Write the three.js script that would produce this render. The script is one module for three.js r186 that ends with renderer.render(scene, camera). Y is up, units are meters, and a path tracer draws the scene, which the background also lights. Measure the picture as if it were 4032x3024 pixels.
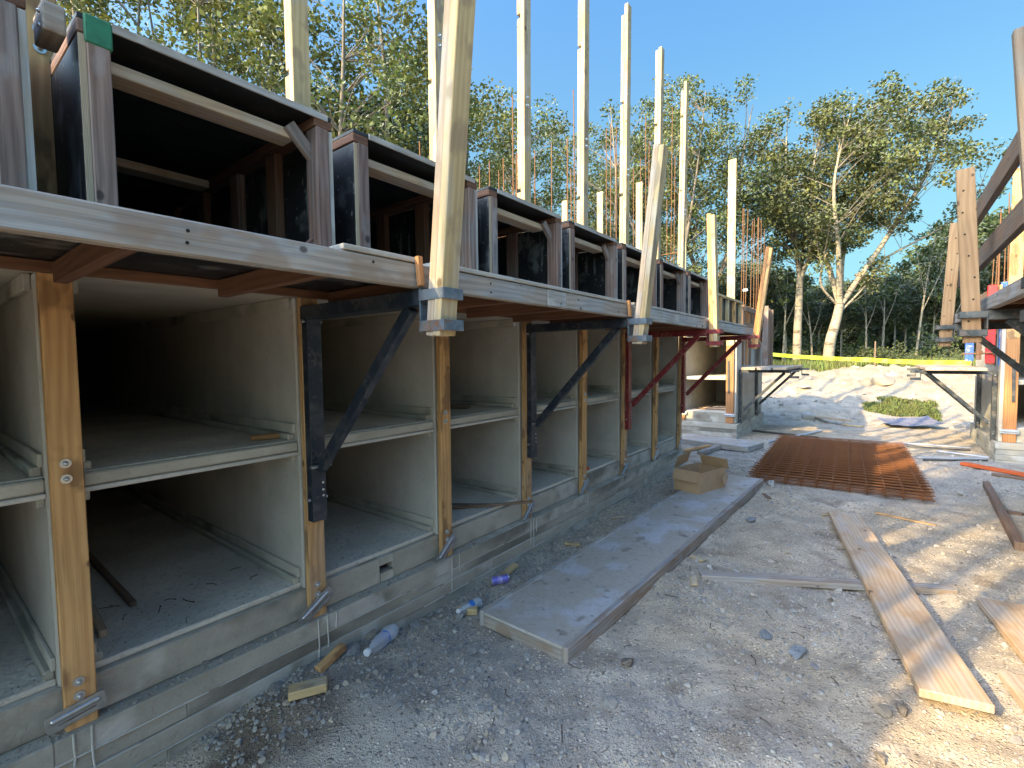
import * as THREE from 'three';
import { mergeGeometries, toCreasedNormals } from 'three/addons/utils/BufferGeometryUtils.js';

// ------------------------------------------------------------------ camera, sky, sun, exposure
const scene = new THREE.Scene();
const camera = new THREE.PerspectiveCamera(77.216, 4 / 3, 0.05, 900);
camera.position.set(2.2613, 1.3062, 0.3632);
camera.rotation.set(-0.05263, 0.65868, -0.01248, 'YXZ');
scene.add(camera);

const lerp = (a, b, t) => a + (b - a) * t;
const SUN_EL = 26.7 * Math.PI / 180;
const sunDir = new THREE.Vector3(-0.36 * Math.cos(SUN_EL), Math.sin(SUN_EL), 0.933 * Math.cos(SUN_EL)).normalize();
{ // clear late-day sky, CIE-style, brighter towards the horizon; out-of-view sun glow strengthened to light the shade
  const W = 512, H = 256, d = new Float32Array(W * H * 4), v = new THREE.Vector3();
  for (let j = 0; j < H; j++) for (let i = 0; i < W; i++) {
    const el = ((j + 0.5) / H - 0.5) * Math.PI, az = ((i + 0.5) / W - 0.5) * 2 * Math.PI;
    v.set(Math.cos(el) * Math.cos(az), Math.sin(el), Math.cos(el) * Math.sin(az));
    const s = Math.max(0.02, v.y), g = Math.acos(Math.min(1, Math.max(-1, v.dot(sunDir))));
    const ind = (0.91 + 24 * Math.exp(-3 * g) + 0.45 * Math.cos(g) ** 2) / 1.2, gl = Math.exp(-2.2 * g), p = Math.exp(-((s / 0.44) ** 2));
    const r = lerp(0.095, 0.33, p) + 1.25 * gl, gg = lerp(0.325, 0.69, p) + 0.85 * gl, b = lerp(0.80, 0.78, p) + 0.3 * gl;
    const k = 0.275 * ind, o = (j * W + i) * 4;
    if (v.y < 0) { d[o] = 0.16; d[o + 1] = 0.17; d[o + 2] = 0.18; } else { d[o] = r * k; d[o + 1] = gg * k; d[o + 2] = b * k; }
    d[o + 3] = 1;
  }
  const t = new THREE.DataTexture(d, W, H, THREE.RGBAFormat, THREE.FloatType);
  t.mapping = THREE.EquirectangularReflectionMapping; t.magFilter = THREE.LinearFilter; t.minFilter = THREE.LinearFilter; t.needsUpdate = true;
  scene.background = t; scene.environment = t;
}
const sun = new THREE.DirectionalLight(new THREE.Color(1.0, 0.74, 0.37), 2.2);
sun.position.copy(sunDir).multiplyScalar(60); sun.castShadow = true; sun.shadow.mapSize.set(4096, 4096); sun.shadow.radius = 1.2;
Object.assign(sun.shadow.camera, { left: -45, right: 45, top: 45, bottom: -45, near: 1, far: 160 });
scene.add(sun, sun.target);
const renderer = new THREE.WebGLRenderer({ antialias: true });
renderer.toneMapping = THREE.LinearToneMapping; renderer.toneMappingExposure = 4.9;
renderer.shadowMap.enabled = true; renderer.setSize(1024, 768);

// ------------------------------------------------------------------ helpers
const rng = (s) => () => { s |= 0; s = s + 0x6D2B79F5 | 0; let t = Math.imul(s ^ s >>> 15, 1 | s); t = t + Math.imul(t ^ t >>> 7, 61 | t) ^ t; return ((t ^ t >>> 14) >>> 0) / 4294967296; };
const R = rng(77);
const clamp = (x, a = 0, b = 1) => Math.min(b, Math.max(a, x));
const sstep = (a, b, x) => { const t = clamp((x - a) / (b - a)); return t * t * (3 - 2 * t); };
const hash = (x, y, s) => { let h = Math.imul(x, 374761393) + Math.imul(y, 668265263) + Math.imul(s, 1442695041) | 0; h = Math.imul(h ^ h >>> 13, 1274126177); return ((h ^ h >>> 16) >>> 0) / 4294967296; };
// value noise; px, py = lattice period (0 = none)
function vn(x, y, s = 0, px = 0, py = 0) {
  let xi = Math.floor(x), yi = Math.floor(y); const fx = x - xi, fy = y - yi, u = fx * fx * (3 - 2 * fx), v = fy * fy * (3 - 2 * fy);
  let x1 = xi + 1, y1 = yi + 1;
  if (px) { xi = ((xi % px) + px) % px; x1 = ((x1 % px) + px) % px; } if (py) { yi = ((yi % py) + py) % py; y1 = ((y1 % py) + py) % py; }
  return lerp(lerp(hash(xi, yi, s), hash(x1, yi, s), u), lerp(hash(xi, y1, s), hash(x1, y1, s), u), v);
}
const fbm = (x, y, s, oct = 4, px = 0, py = 0) => { let a = 0, w = 0.5, t = 0; for (let o = 0; o < oct; o++) { a += w * vn(x, y, s + o * 17, px, py); t += w; x *= 2; y *= 2; px *= 2; py *= 2; w *= 0.5; } return a / t; };
const toS = (c) => c <= 0.0031308 ? c * 12.92 : 1.055 * Math.pow(c, 1 / 2.4) - 0.055;
function makeTex(w, h, fn, rw, rh, srgb = true) {
  const d = new Uint8Array(w * h * 4);
  for (let j = 0; j < h; j++) for (let i = 0; i < w; i++) {
    const c = fn(i / w, j / h, i, j), o = (j * w + i) * 4;
    for (let k = 0; k < 3; k++) { const x = Array.isArray(c) ? c[k] : c; d[o + k] = clamp(srgb ? toS(Math.max(0, x)) : x) * 255; }
    d[o + 3] = 255;
  }
  const t = new THREE.DataTexture(d, w, h, THREE.RGBAFormat);
  t.wrapS = t.wrapT = THREE.RepeatWrapping; t.magFilter = THREE.LinearFilter; t.minFilter = THREE.LinearMipmapLinearFilter; t.generateMipmaps = true;
  if (srgb) t.colorSpace = THREE.SRGBColorSpace; t.repeat.set(1 / rw, 1 / rh); t.needsUpdate = true;
  return t;
}
const mat = (o) => { const c = o.color; delete o.color; const m = new (o.transmission || o.clearcoat || o.sheen ? THREE.MeshPhysicalMaterial : THREE.MeshStandardMaterial)(o); if (c) m.color.setRGB(...c); return m; };

// wood: u runs across the grain (0.4 m), v along it (2.4 m)
function woodTex(seed, base, dark, opt = {}) {
  const { knots = 8, streak = 1, stain = null, stainAmt = 0, silver = 0 } = opt;
  const r = rng(seed), K = [];
  for (let i = 0; i < knots; i++) K.push([r(), r(), 0.012 + r() * 0.022, r()]);
  return makeTex(256, 1024, (u, v) => {
    let du = 0, kn = 0;
    for (const [ku, kv, kr, ka] of K) {
      let a = u - ku, b = (v - kv); a -= Math.round(a); b -= Math.round(b); b *= 6;
      const q = Math.sqrt(a * a + b * b * 0.55) / kr;
      if (q < 9) { du += Math.sign(a) * 0.045 * Math.exp(-q * 0.55); kn = Math.max(kn, 1 - sstep(0.7, 1.5, q)); }
    }
    const wv = fbm(u * 3, v * 6, seed + 3, 2, 3, 6) * 0.13;
    const ring = 0.5 + 0.5 * Math.sin((u + du + wv) * 2 * Math.PI * 14);
    const fine = vn(u * 128, v * 24, seed + 5, 128, 24), mid = fbm(u * 24, v * 10, seed + 9, 3, 24, 10), big = fbm(u * 3, v * 9, seed + 11, 4, 3, 9);
    let t = clamp((ring * 0.42 + fine * 0.28 + mid * 0.5 - 0.34) * streak);
    const c = [0, 1, 2].map((k) => lerp(base[k], dark[k], t) * (0.78 + 0.44 * big));
    if (silver) { const s = sstep(0.42, 0.7, fbm(u * 6, v * 14, seed + 21, 4, 6, 14)) * silver, L = (c[0] + c[1] + c[2]) / 3 * 1.12; for (let k = 0; k < 3; k++) c[k] = lerp(c[k], L * [1, 0.99, 0.97][k], s); }
    if (stain) { const s = sstep(0.55, 0.72, fbm(u * 5, v * 16, seed + 31, 4, 5, 16)) * stainAmt; for (let k = 0; k < 3; k++) c[k] = lerp(c[k], stain[k], s); }
    for (let k = 0; k < 3; k++) c[k] = lerp(c[k], dark[k] * 0.32, kn * 0.85);
    return c;
  }, 0.4, 2.4);
}
const woodBump = makeTex(256, 512, (u, v) => clamp(0.5 * vn(u * 128, v * 12, 5, 128, 12) + 0.3 * vn(u * 64, v * 6, 7, 64, 6) + 0.25 * fbm(u * 8, v * 8, 8, 3, 8, 8)), 0.4, 1.2, false);
const wood = (seed, base, dark, opt, rough = 0.8, bs = 0.0012) => mat({ map: woodTex(seed, base, dark, opt), roughness: rough, bumpMap: woodBump, bumpScale: bs });
const M = {};
M.pine = wood(11, [0.60, 0.355, 0.15], [0.36, 0.17, 0.06], { knots: 10, stain: [0.17, 0.085, 0.04], stainAmt: 0.7 });
M.pineB = wood(14, [0.57, 0.345, 0.15], [0.32, 0.155, 0.06], { knots: 8, stain: [0.15, 0.09, 0.055], stainAmt: 0.7, silver: 0.2 });
M.pale = wood(21, [0.54, 0.405, 0.21], [0.37, 0.24, 0.105], { knots: 10, stain: [0.27, 0.19, 0.115], stainAmt: 0.6, silver: 0.35 });
M.paleB = wood(24, [0.51, 0.385, 0.205], [0.34, 0.225, 0.105], { knots: 11, stain: [0.22, 0.17, 0.12], stainAmt: 0.65, silver: 0.45 });
M.grey = wood(31, [0.40, 0.37, 0.33], [0.20, 0.175, 0.15], { knots: 5, silver: 0.9, stain: [0.52, 0.50, 0.46], stainAmt: 0.5 }, 0.9, 0.002);
M.greyB = wood(34, [0.36, 0.31, 0.26], [0.18, 0.14, 0.11], { knots: 6, silver: 0.8, stain: [0.24, 0.15, 0.09], stainAmt: 0.5 }, 0.9, 0.002);
M.stud = wood(41, [0.30, 0.20, 0.155], [0.13, 0.075, 0.055], { knots: 4, silver: 0.55, stain: [0.34, 0.29, 0.26], stainAmt: 0.55, streak: 1.2 }, 0.85);
M.studB = wood(45, [0.25, 0.145, 0.105], [0.10, 0.05, 0.035], { knots: 4, silver: 0.35, stain: [0.28, 0.23, 0.2], stainAmt: 0.35, streak: 1.2 }, 0.85);
M.red = wood(51, [0.17, 0.078, 0.042], [0.08, 0.036, 0.02], { knots: 3 }, 0.8);
M.orange = wood(55, [0.42, 0.20, 0.075], [0.24, 0.09, 0.03], { knots: 7 }, 0.75);
M.plank = wood(61, [0.50, 0.38, 0.26], [0.33, 0.215, 0.13], { knots: 4, silver: 0.35, stain: [0.36, 0.22, 0.12], stainAmt: 0.5 }, 0.85, 0.0016);
M.brown = wood(65, [0.22, 0.135, 0.085], [0.11, 0.06, 0.035], { knots: 4, silver: 0.3 }, 0.85);
M.dusty = wood(67, [0.42, 0.38, 0.32], [0.24, 0.2, 0.16], { knots: 4, silver: 0.7, stain: [0.5, 0.47, 0.42], stainAmt: 0.7 }, 0.9);
M.post = wood(57, [0.37, 0.225, 0.12], [0.22, 0.12, 0.055], { knots: 12 }, 0.85);
M.postDark = wood(59, [0.25, 0.18, 0.125], [0.14, 0.095, 0.06], { knots: 9, silver: 0.3 }, 0.88);
M.plyEdge = mat({ roughness: 0.85, map: makeTex(128, 128, (u, v) => { const s = 0.5 + 0.5 * Math.sin(u * 2 * Math.PI * 5); const n = fbm(u * 8, v * 8, 4, 3, 8, 8); return [lerp(0.28, 0.48, s * 0.6 + n * 0.4), lerp(0.20, 0.38, s * 0.6 + n * 0.4), lerp(0.12, 0.26, s * 0.6 + n * 0.4)]; }, 0.02, 0.3) });
const scuff = (seed, base, spot, amt, wv = 1) => makeTex(512, 512, (u, v) => {
  const n = fbm(u * 6, v * 6, seed, 5, 6, 6), f = fbm(u * 40, v * 40, seed + 3, 2, 40, 40), st = fbm(u * 20, v * 3 * wv, seed + 8, 4, 20, 3 * wv);
  const s = clamp(sstep(0.58, 0.74, n) * 0.6 + sstep(0.66, 0.8, st) * 0.8 + sstep(0.80, 0.88, f)) * amt, k = 0.75 + 0.5 * f;
  return [0, 1, 2].map((c) => lerp(base[c] * k, spot[c], s));
}, 0.8, 0.8);
M.film = mat({ map: scuff(71, [0.015, 0.0145, 0.0155], [0.26, 0.25, 0.235], 0.6), roughness: 0.5 });
M.filmIn = mat({ map: scuff(73, [0.016, 0.016, 0.018], [0.10, 0.10, 0.10], 0.3), roughness: 0.6 });
// concrete
const concTex = (seed, a, b, rust = 0) => makeTex(512, 512, (u, v) => {
  const n = fbm(u * 4, v * 4, seed, 5, 4, 4), m = fbm(u * 14, v * 14, seed + 5, 4, 14, 14), f = hash(Math.floor(u * 512), Math.floor(v * 512), seed), vs = fbm(u * 22, v * 3, seed + 6, 3, 22, 3);
  const t = clamp(n * 1.15 + m * 0.5 + vs * 0.35 - 0.5), pit = sstep(0.79, 0.86, vn(u * 96, v * 96, seed + 2, 96, 96));
  const wsh = rust * sstep(0.60, 0.74, fbm(u * 7, v * 7, seed + 41, 5, 7, 7)), drk = rust * sstep(0.58, 0.75, fbm(u * 5, v * 3, seed + 47, 4, 5, 3)) * 0.5;
  return [0, 1, 2].map((k) => lerp(lerp(b[k], a[k], t) * (0.93 + 0.12 * f) * (1 - 0.07 * pit) * (1 - drk), [0.58, 0.56, 0.51][k], wsh * 0.55));
}, 1.7, 1.7);
const concBump = makeTex(512, 512, (u, v) => clamp(0.55 * fbm(u * 10, v * 10, 3, 4, 10, 10) + 0.35 * fbm(u * 64, v * 64, 9, 2, 64, 64) - 0.12 * sstep(0.79, 0.86, vn(u * 96, v * 96, 86, 96, 96)) + 0.1), 1.3, 1.3, false);
M.conc = mat({ map: concTex(84, [0.52, 0.49, 0.42], [0.32, 0.30, 0.245], 1), roughness: 0.92, bumpMap: concBump, bumpScale: 0.006 });
M.concWall = mat({ map: concTex(86, [0.54, 0.51, 0.455], [0.37, 0.345, 0.30]), roughness: 0.9, bumpMap: concBump, bumpScale: 0.002 });
M.concFoot = mat({ map: concTex(88, [0.47, 0.44, 0.37], [0.28, 0.255, 0.20], 1), roughness: 0.92, bumpMap: concBump, bumpScale: 0.007 });
M.concDust = mat({ map: makeTex(512, 512, (u, v) => { const n = fbm(u * 5, v * 5, 201, 5, 5, 5), f = fbm(u * 70, v * 70, 207, 2, 70, 70), s = sstep(0.62, 0.8, f) * 0.16, q = 0.35 * sstep(0.76, 0.84, vn(u * 90, v * 90, 211, 90, 90)); return [0.60, 0.56, 0.48].map((c) => c * (0.7 + 0.5 * n) * (1 - s) * (1 - 0.35 * q)); }, 1.1, 1.1), roughness: 0.95, bumpMap: concBump, bumpScale: 0.012 });
M.lime = mat({ color: [0.62, 0.6, 0.55], roughness: 0.95, map: concTex(91, [1, 1, 1], [0.6, 0.6, 0.58]) });
// metals
M.galv = mat({ roughness: 0.36, metalness: 0.95, map: makeTex(256, 256, (u, v) => { const n = fbm(u * 7, v * 7, 301, 3, 7, 7); return [0.5, 0.53, 0.56].map((c) => c * (0.75 + 0.5 * n)); }, 0.2, 0.2) });
const paintTex = (seed, base, chip, chipAmt, dust) => makeTex(256, 256, (u, v) => {
  const n = fbm(u * 6, v * 6, seed, 5, 6, 6), f = fbm(u * 34, v * 34, seed + 4, 2, 34, 34), d = sstep(0.45, 0.8, fbm(u * 4, v * 8, seed + 9, 4, 4, 8)) * dust;
  const s = clamp(sstep(0.6, 0.68, n) * sstep(0.35, 0.6, f) + sstep(0.78, 0.84, f)) * chipAmt;
  return [0, 1, 2].map((k) => lerp(lerp(base[k] * (0.7 + 0.6 * f), chip[k], s), [0.34, 0.32, 0.29][k], d));
}, 0.5, 0.5);
M.steel = mat({ map: paintTex(311, [0.02, 0.03, 0.048], [0.12, 0.11, 0.10], 0.5, 0.14), roughness: 0.5, metalness: 0.25 });
M.steelPocket = mat({ map: paintTex(315, [0.12, 0.15, 0.18], [0.20, 0.10, 0.055], 0.9, 0.35), roughness: 0.55, metalness: 0.25 });
M.steelRed = mat({ map: paintTex(321, [0.20, 0.016, 0.022], [0.26, 0.16, 0.12], 0.4, 0.12), roughness: 0.5, metalness: 0.15 });
M.steelGrey = mat({ map: paintTex(325, [0.05, 0.06, 0.065], [0.20, 0.14, 0.10], 0.6, 0.22), roughness: 0.55, metalness: 0.3 });
M.bolt = mat({ color: [0.55, 0.57, 0.58], roughness: 0.38, metalness: 0.9 });
M.rust = mat({ roughness: 0.9, map: makeTex(128, 256, (u, v) => { const n = fbm(u * 8, v * 16, 331, 4, 8, 16); return [lerp(0.13, 0.27, n), lerp(0.062, 0.125, n), lerp(0.03, 0.055, n)]; }, 0.1, 0.5) });
M.rustNail = mat({ color: [0.06, 0.035, 0.025], roughness: 0.85 });
M.green = mat({ color: [0.03, 0.2, 0.1], roughness: 0.7, map: scuff(341, [0.85, 0.85, 0.85], [0.5, 0.5, 0.45], 0.6) });
M.hole = mat({ color: [0.02, 0.016, 0.012], roughness: 1 });  // near-black colour standing in for the shade inside holes

// box with chamfered edges; uv in metres, v along the grain axis g (0,1,2)
function cbox(w, h, d, c = 0.0025, g = 1, ou = R() * 3, ov = R() * 3) {
  const H = [w / 2, h / 2, d / 2]; c = Math.min(c, H[0] * 0.4, H[1] * 0.4, H[2] * 0.4);
  const P = [], U = [], idx = [];
  const quad = (a, b, cc, e) => { const n0 = P.length / 3; const N = new THREE.Vector3().subVectors(b, a).cross(new THREE.Vector3().subVectors(cc, a));
    const vs = N.dot(a) < 0 ? [a, e, cc, b] : [a, b, cc, e]; const ax = Math.abs(N.x) >= Math.abs(N.y) && Math.abs(N.x) >= Math.abs(N.z) ? 0 : Math.abs(N.y) >= Math.abs(N.z) ? 1 : 2;
    for (const p of vs) { P.push(p.x, p.y, p.z); const q = [p.x, p.y, p.z]; let ua, va; if (ax === g) { ua = (g + 1) % 3; va = (g + 2) % 3; } else { va = g; ua = 3 - g - ax; } U.push(q[ua] + ou + ax * 0.13, q[va] + ov); }
    idx.push(n0, n0 + 1, n0 + 2, n0, n0 + 2, n0 + 3); };
  const V = (s, k) => new THREE.Vector3(s[0] * (H[0] - (k === 0 ? 0 : c)), s[1] * (H[1] - (k === 1 ? 0 : c)), s[2] * (H[2] - (k === 2 ? 0 : c)));
  for (let k = 0; k < 3; k++) for (const s of [-1, 1]) { const a = (k + 1) % 3, b = (k + 2) % 3; const S = [[-1, -1], [1, -1], [1, 1], [-1, 1]].map(([p, q]) => { const t = [0, 0, 0]; t[k] = s; t[a] = p; t[b] = q; return V(t, k); }); quad(...S); }
  for (let k = 0; k < 3; k++) { const a = (k + 1) % 3, b = (k + 2) % 3; for (const p of [-1, 1]) for (const q of [-1, 1]) { const t0 = [0, 0, 0], t1 = [0, 0, 0]; t0[a] = t1[a] = p; t0[b] = t1[b] = q; t0[k] = -1; t1[k] = 1; quad(V(t0, a), V(t1, a), V(t1, b), V(t0, b)); } }
  for (const x of [-1, 1]) for (const y of [-1, 1]) for (const z of [-1, 1]) { const t = [x, y, z], n0 = P.length / 3; let vs = [V(t, 0), V(t, 1), V(t, 2)]; const N = new THREE.Vector3().subVectors(vs[1], vs[0]).cross(new THREE.Vector3().subVectors(vs[2], vs[0])); if (N.dot(vs[0]) < 0) vs = [vs[0], vs[2], vs[1]]; for (const p of vs) { P.push(p.x, p.y, p.z); U.push(p.x + ou, p.y + ov); } idx.push(n0, n0 + 1, n0 + 2); }
  const G = new THREE.BufferGeometry(); G.setAttribute('position', new THREE.Float32BufferAttribute(P, 3)); G.setAttribute('uv', new THREE.Float32BufferAttribute(U, 2)); G.setIndex(idx);
  const out = G.toNonIndexed(); out.computeVertexNormals(); return out;
}
const used = {};
const numbered = (n) => { const k = used[n] = (used[n] ?? -1) + 1; return k ? `${n}_${String(k).padStart(3, '0')}` : n; };
const shade = (m) => { m.castShadow = true; m.receiveShadow = true; return m; };
function tag(o, label, category, group, kind) { if (label) o.userData.label = label; if (category) o.userData.category = category; if (group) o.userData.group = group; if (kind) o.userData.kind = kind; return o; }
function thing(name, label, category, group, pos = [0, 0, 0]) { const o = new THREE.Group(); o.name = numbered(name); o.position.set(...pos); scene.add(o); return tag(o, label, category, group); }
function single(name, geo, m, label, category, group) { const o = shade(new THREE.Mesh(geo, m)); o.name = numbered(name); scene.add(o); return tag(o, label, category, group); }
function part(parent, name, geo, m, pos, rot) { const o = shade(new THREE.Mesh(geo, m)); o.name = name; if (pos) o.position.set(...pos); if (rot) o.rotation.set(...rot); parent.add(o); return o; }
// a part that is a box between two corners (world), placed relative to the parent's position
function bx(parent, name, m, a, b, g = 1, c = 0.0025) {
  const p = parent.position; return part(parent, name, cbox(Math.abs(b[0] - a[0]), Math.abs(b[1] - a[1]), Math.abs(b[2] - a[2]), c, g), m, [(a[0] + b[0]) / 2 - p.x, (a[1] + b[1]) / 2 - p.y, (a[2] + b[2]) / 2 - p.z]);
}
// a part that is a bar from p to q: w across (along side), t thick
function bar(parent, name, m, p, q, w, t, side = [0, 0, 1], c = 0.0025) {
  const A = new THREE.Vector3(...p), B = new THREE.Vector3(...q), Y = B.clone().sub(A), L = Y.length(); Y.normalize();
  const X = new THREE.Vector3(...side); X.addScaledVector(Y, -X.dot(Y)).normalize(); const Z = X.clone().cross(Y);
  const o = part(parent, name, cbox(w, L, t, c, 1), m); o.quaternion.setFromRotationMatrix(new THREE.Matrix4().makeBasis(X, Y, Z)); o.position.copy(A.add(B).multiplyScalar(0.5).sub(parent.isScene ? new THREE.Vector3() : parent.position)); return o;
}
function tubeGeo(pts, r, seg = 6, rad = 6, closed = false) { return new THREE.TubeGeometry(new THREE.CatmullRomCurve3(pts.map((p) => new THREE.Vector3(...p))), seg, r, rad, closed); }
const xf = (g, pos, rot = [0, 0, 0], s = [1, 1, 1]) => { g.applyMatrix4(new THREE.Matrix4().compose(new THREE.Vector3(...pos), new THREE.Quaternion().setFromEuler(new THREE.Euler(...rot)), new THREE.Vector3(...s))); return g; };
const plain = (g) => { g = g.index ? g.toNonIndexed() : g; for (const k of Object.keys(g.attributes)) if (!['position', 'normal', 'uv'].includes(k)) g.deleteAttribute(k); return g; };
const merge = (a) => mergeGeometries(a.map(plain));

const P = 0.92, GY = -0.28, MX = 3.64;       // bay spacing along the wall, yard level, mirror sum for the block opposite

// ------------------------------------------------------------------ ground
function gHeight(x, z) {
  let y = GY;
  y += 0.085 * Math.exp(-(((z + 0.78) / 0.42) ** 2)) * sstep(1.0, 0.0, Math.abs(x - 0.1));           // spoil heaped against the footing
  y += 0.05 * Math.exp(-(((z + 0.9) / 0.6) ** 2) - (((x - 0.75) / 0.5) ** 2));
  const bank = sstep(-12.4, -18.8, z + 0.9 * (fbm(x * 0.35 + 7, z * 0.35, 5, 3) - 0.5) * 4 + 0.12 * x);
  y += bank * (0.90 + 0.42 * (fbm(x * 0.45, z * 0.45 + 3, 9, 4) - 0.5)) + bank * (1 - sstep(-24, -30, z)) * (0.55 * (fbm(x * 1.3, z * 1.3, 19, 3) - 0.5) + 0.22 * (fbm(x * 3.6, z * 3.6, 23, 2) - 0.5));
  y += 0.16 * Math.exp(-(((x - 3.2) / 1.6) ** 2) - (((z + 20.5) / 1.8) ** 2));
  const r = Math.max(0, Math.hypot(x, z) - 40); y += 0.0006 * r * Math.min(r, 60);
  const near = 1 - sstep(9, 14, Math.hypot(x - 2, z + 2));
  y += (fbm(x * 1.7, z * 1.7, 31, 3) - 0.5) * 0.065 + near * ((fbm(x * 4.5, z * 4.5, 35, 2) - 0.5) * 0.026 + (fbm(x * 9, z * 9, 37, 3) - 0.5) * 0.026 + (fbm(x * 34, z * 34, 41, 2) - 0.5) * 0.011);
  return y;
}
{
  const axis = (list) => { const o = []; for (const [a, b, s] of list) for (let v = a; v < b - 1e-6; v += s) o.push(v); return o; };
  const xs = [...axis([[-420, -60, 30], [-60, -20, 4], [-20, -4, 1], [-4, -0.1, 0.3], [-0.1, 3.7, 0.024], [3.7, 6, 0.12], [6, 20, 1], [20, 60, 4], [60, 420, 30]]), 420];
  const zs = [...axis([[-420, -60, 30], [-60, -32, 2.5], [-32, -13, 0.25], [-13, -7, 0.07], [-7, -1.1, 0.024], [-1.1, 1.5, 0.06], [1.5, 6, 0.4], [6, 40, 4], [40, 420, 30]]), 420];
  const nx = xs.length, nz = zs.length, pos = new Float32Array(nx * nz * 3), uv = new Float32Array(nx * nz * 2), col = new Float32Array(nx * nz * 3), idx = [];
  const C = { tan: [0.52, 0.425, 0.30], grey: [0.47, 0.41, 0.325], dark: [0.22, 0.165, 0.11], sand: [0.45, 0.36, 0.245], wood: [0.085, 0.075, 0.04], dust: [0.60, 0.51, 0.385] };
  for (let j = 0; j < nz; j++) for (let i = 0; i < nx; i++) {
    const x = xs[i], z = zs[j], k = j * nx + i; pos.set([x, gHeight(x, z), z], k * 3); uv.set([x, z], k * 2);
    const n = fbm(x * 0.9, z * 0.9, 51, 4), n2 = fbm(x * 2.6, z * 2.6, 57, 4), n3 = fbm(x * 6, z * 6, 63, 3);
    let c = C.tan.map((v, q) => lerp(v, C.grey[q], sstep(0.4, 0.62, n)));
    c = c.map((v, q) => lerp(v, C.dust[q], sstep(0.5, 0.68, n2) * 0.8));
    const pile = Math.exp(-(((z + 0.55) / 0.35) ** 2) - (((x - 0.25) / 0.35) ** 2)) + 0.6 * Math.exp(-(((z + 1.35) / 0.2) ** 2) - (((x - 0.28) / 0.22) ** 2));
    c = c.map((v, q) => lerp(v, C.dark[q], clamp(sstep(0.56, 0.70, n3 * 0.5 + n2 * 0.5) * 0.55 + sstep(0.35, 0.75, pile * (0.45 + n3)) * 0.8)));
    const far = sstep(-14.0, -17.5, z + 3 * (n - 0.5) + 0.5 * (2 - x)); c = c.map((v, q) => lerp(v, C.sand[q] * (0.8 + 0.4 * n2), far));
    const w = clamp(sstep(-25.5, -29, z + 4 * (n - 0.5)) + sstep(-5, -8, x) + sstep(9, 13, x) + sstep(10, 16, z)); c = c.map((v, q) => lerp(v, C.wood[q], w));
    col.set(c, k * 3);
  }
  for (let j = 0; j < nz - 1; j++) for (let i = 0; i < nx - 1; i++) { const a = j * nx + i; idx.push(a, a + nx, a + 1, a + 1, a + nx, a + nx + 1); }
  const g = new THREE.BufferGeometry(); g.setAttribute('position', new THREE.BufferAttribute(pos, 3)); g.setAttribute('uv', new THREE.BufferAttribute(uv, 2)); g.setAttribute('color', new THREE.BufferAttribute(col, 3)); g.setIndex(idx); g.computeVertexNormals();
  // fine crushed stone: cells of uneven size and tone
  const cells = (u, v, n, s) => { const x = u * n, y = v * n, xi = Math.floor(x), yi = Math.floor(y); let d1 = 9, id = 0; for (let a = -1; a <= 1; a++) for (let b = -1; b <= 1; b++) { const cx = (xi + a + n) % n, cy = (yi + b + n) % n, h1 = hash(cx, cy, s), h2 = hash(cx, cy, s + 1), dx = xi + a + h1 - x, dy = yi + b + h2 - y, dd = dx * dx + dy * dy; if (dd < d1) { d1 = dd; id = hash(cx, cy, s + 2); } } return [Math.sqrt(d1), id]; };
  const N = 1024, hgt = new Float32Array(N * N);
  const map = makeTex(N, N, (u, v, i, j) => {
    const [a, ia] = cells(u, v, 190, 1), [b, ib] = cells(u, v, 80, 11), n = fbm(u * 8, v * 8, 71, 4, 8, 8), f = hash(i, j, 5);
    const st = ib > 0.72 ? 1 - sstep(0.30, 0.42, b) : 0, sm = ia > 0.45 ? 1 - sstep(0.28, 0.5, a) : 0;
    hgt[j * N + i] = clamp(0.25 + 0.2 * n + 0.3 * sm * (1 - a) + 0.45 * st * (1 - b * b * 3));
    let t = 0.60 + 0.56 * n + 0.1 * (f - 0.5); if (sm) t *= lerp(1, lerp(0.5, 1.45, ia * 1.8 - 0.8), sm); if (st) t = lerp(t, lerp(0.4, 1.55, (ib - 0.72) / 0.28), st * 0.95);
    const w = st ? hash(Math.floor(ib * 9999), 3, 8) : 0.5; return [t * lerp(0.94, 1.05, w), t * 0.99, t * lerp(1.06, 0.94, w)].map((x) => x * 0.72);
  }, 1.35, 1.35);
  const bump = makeTex(N, N, (u, v, i, j) => hgt[j * N + i], 1.35, 1.35, false);
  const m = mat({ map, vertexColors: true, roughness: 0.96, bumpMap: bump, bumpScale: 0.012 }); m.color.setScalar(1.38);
  const o = shade(new THREE.Mesh(g, m)); o.name = 'ground'; o.userData.kind = 'structure'; o.userData.label = 'compacted gravel and dirt yard rising to a sandy bank'; scene.add(o);
}

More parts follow.
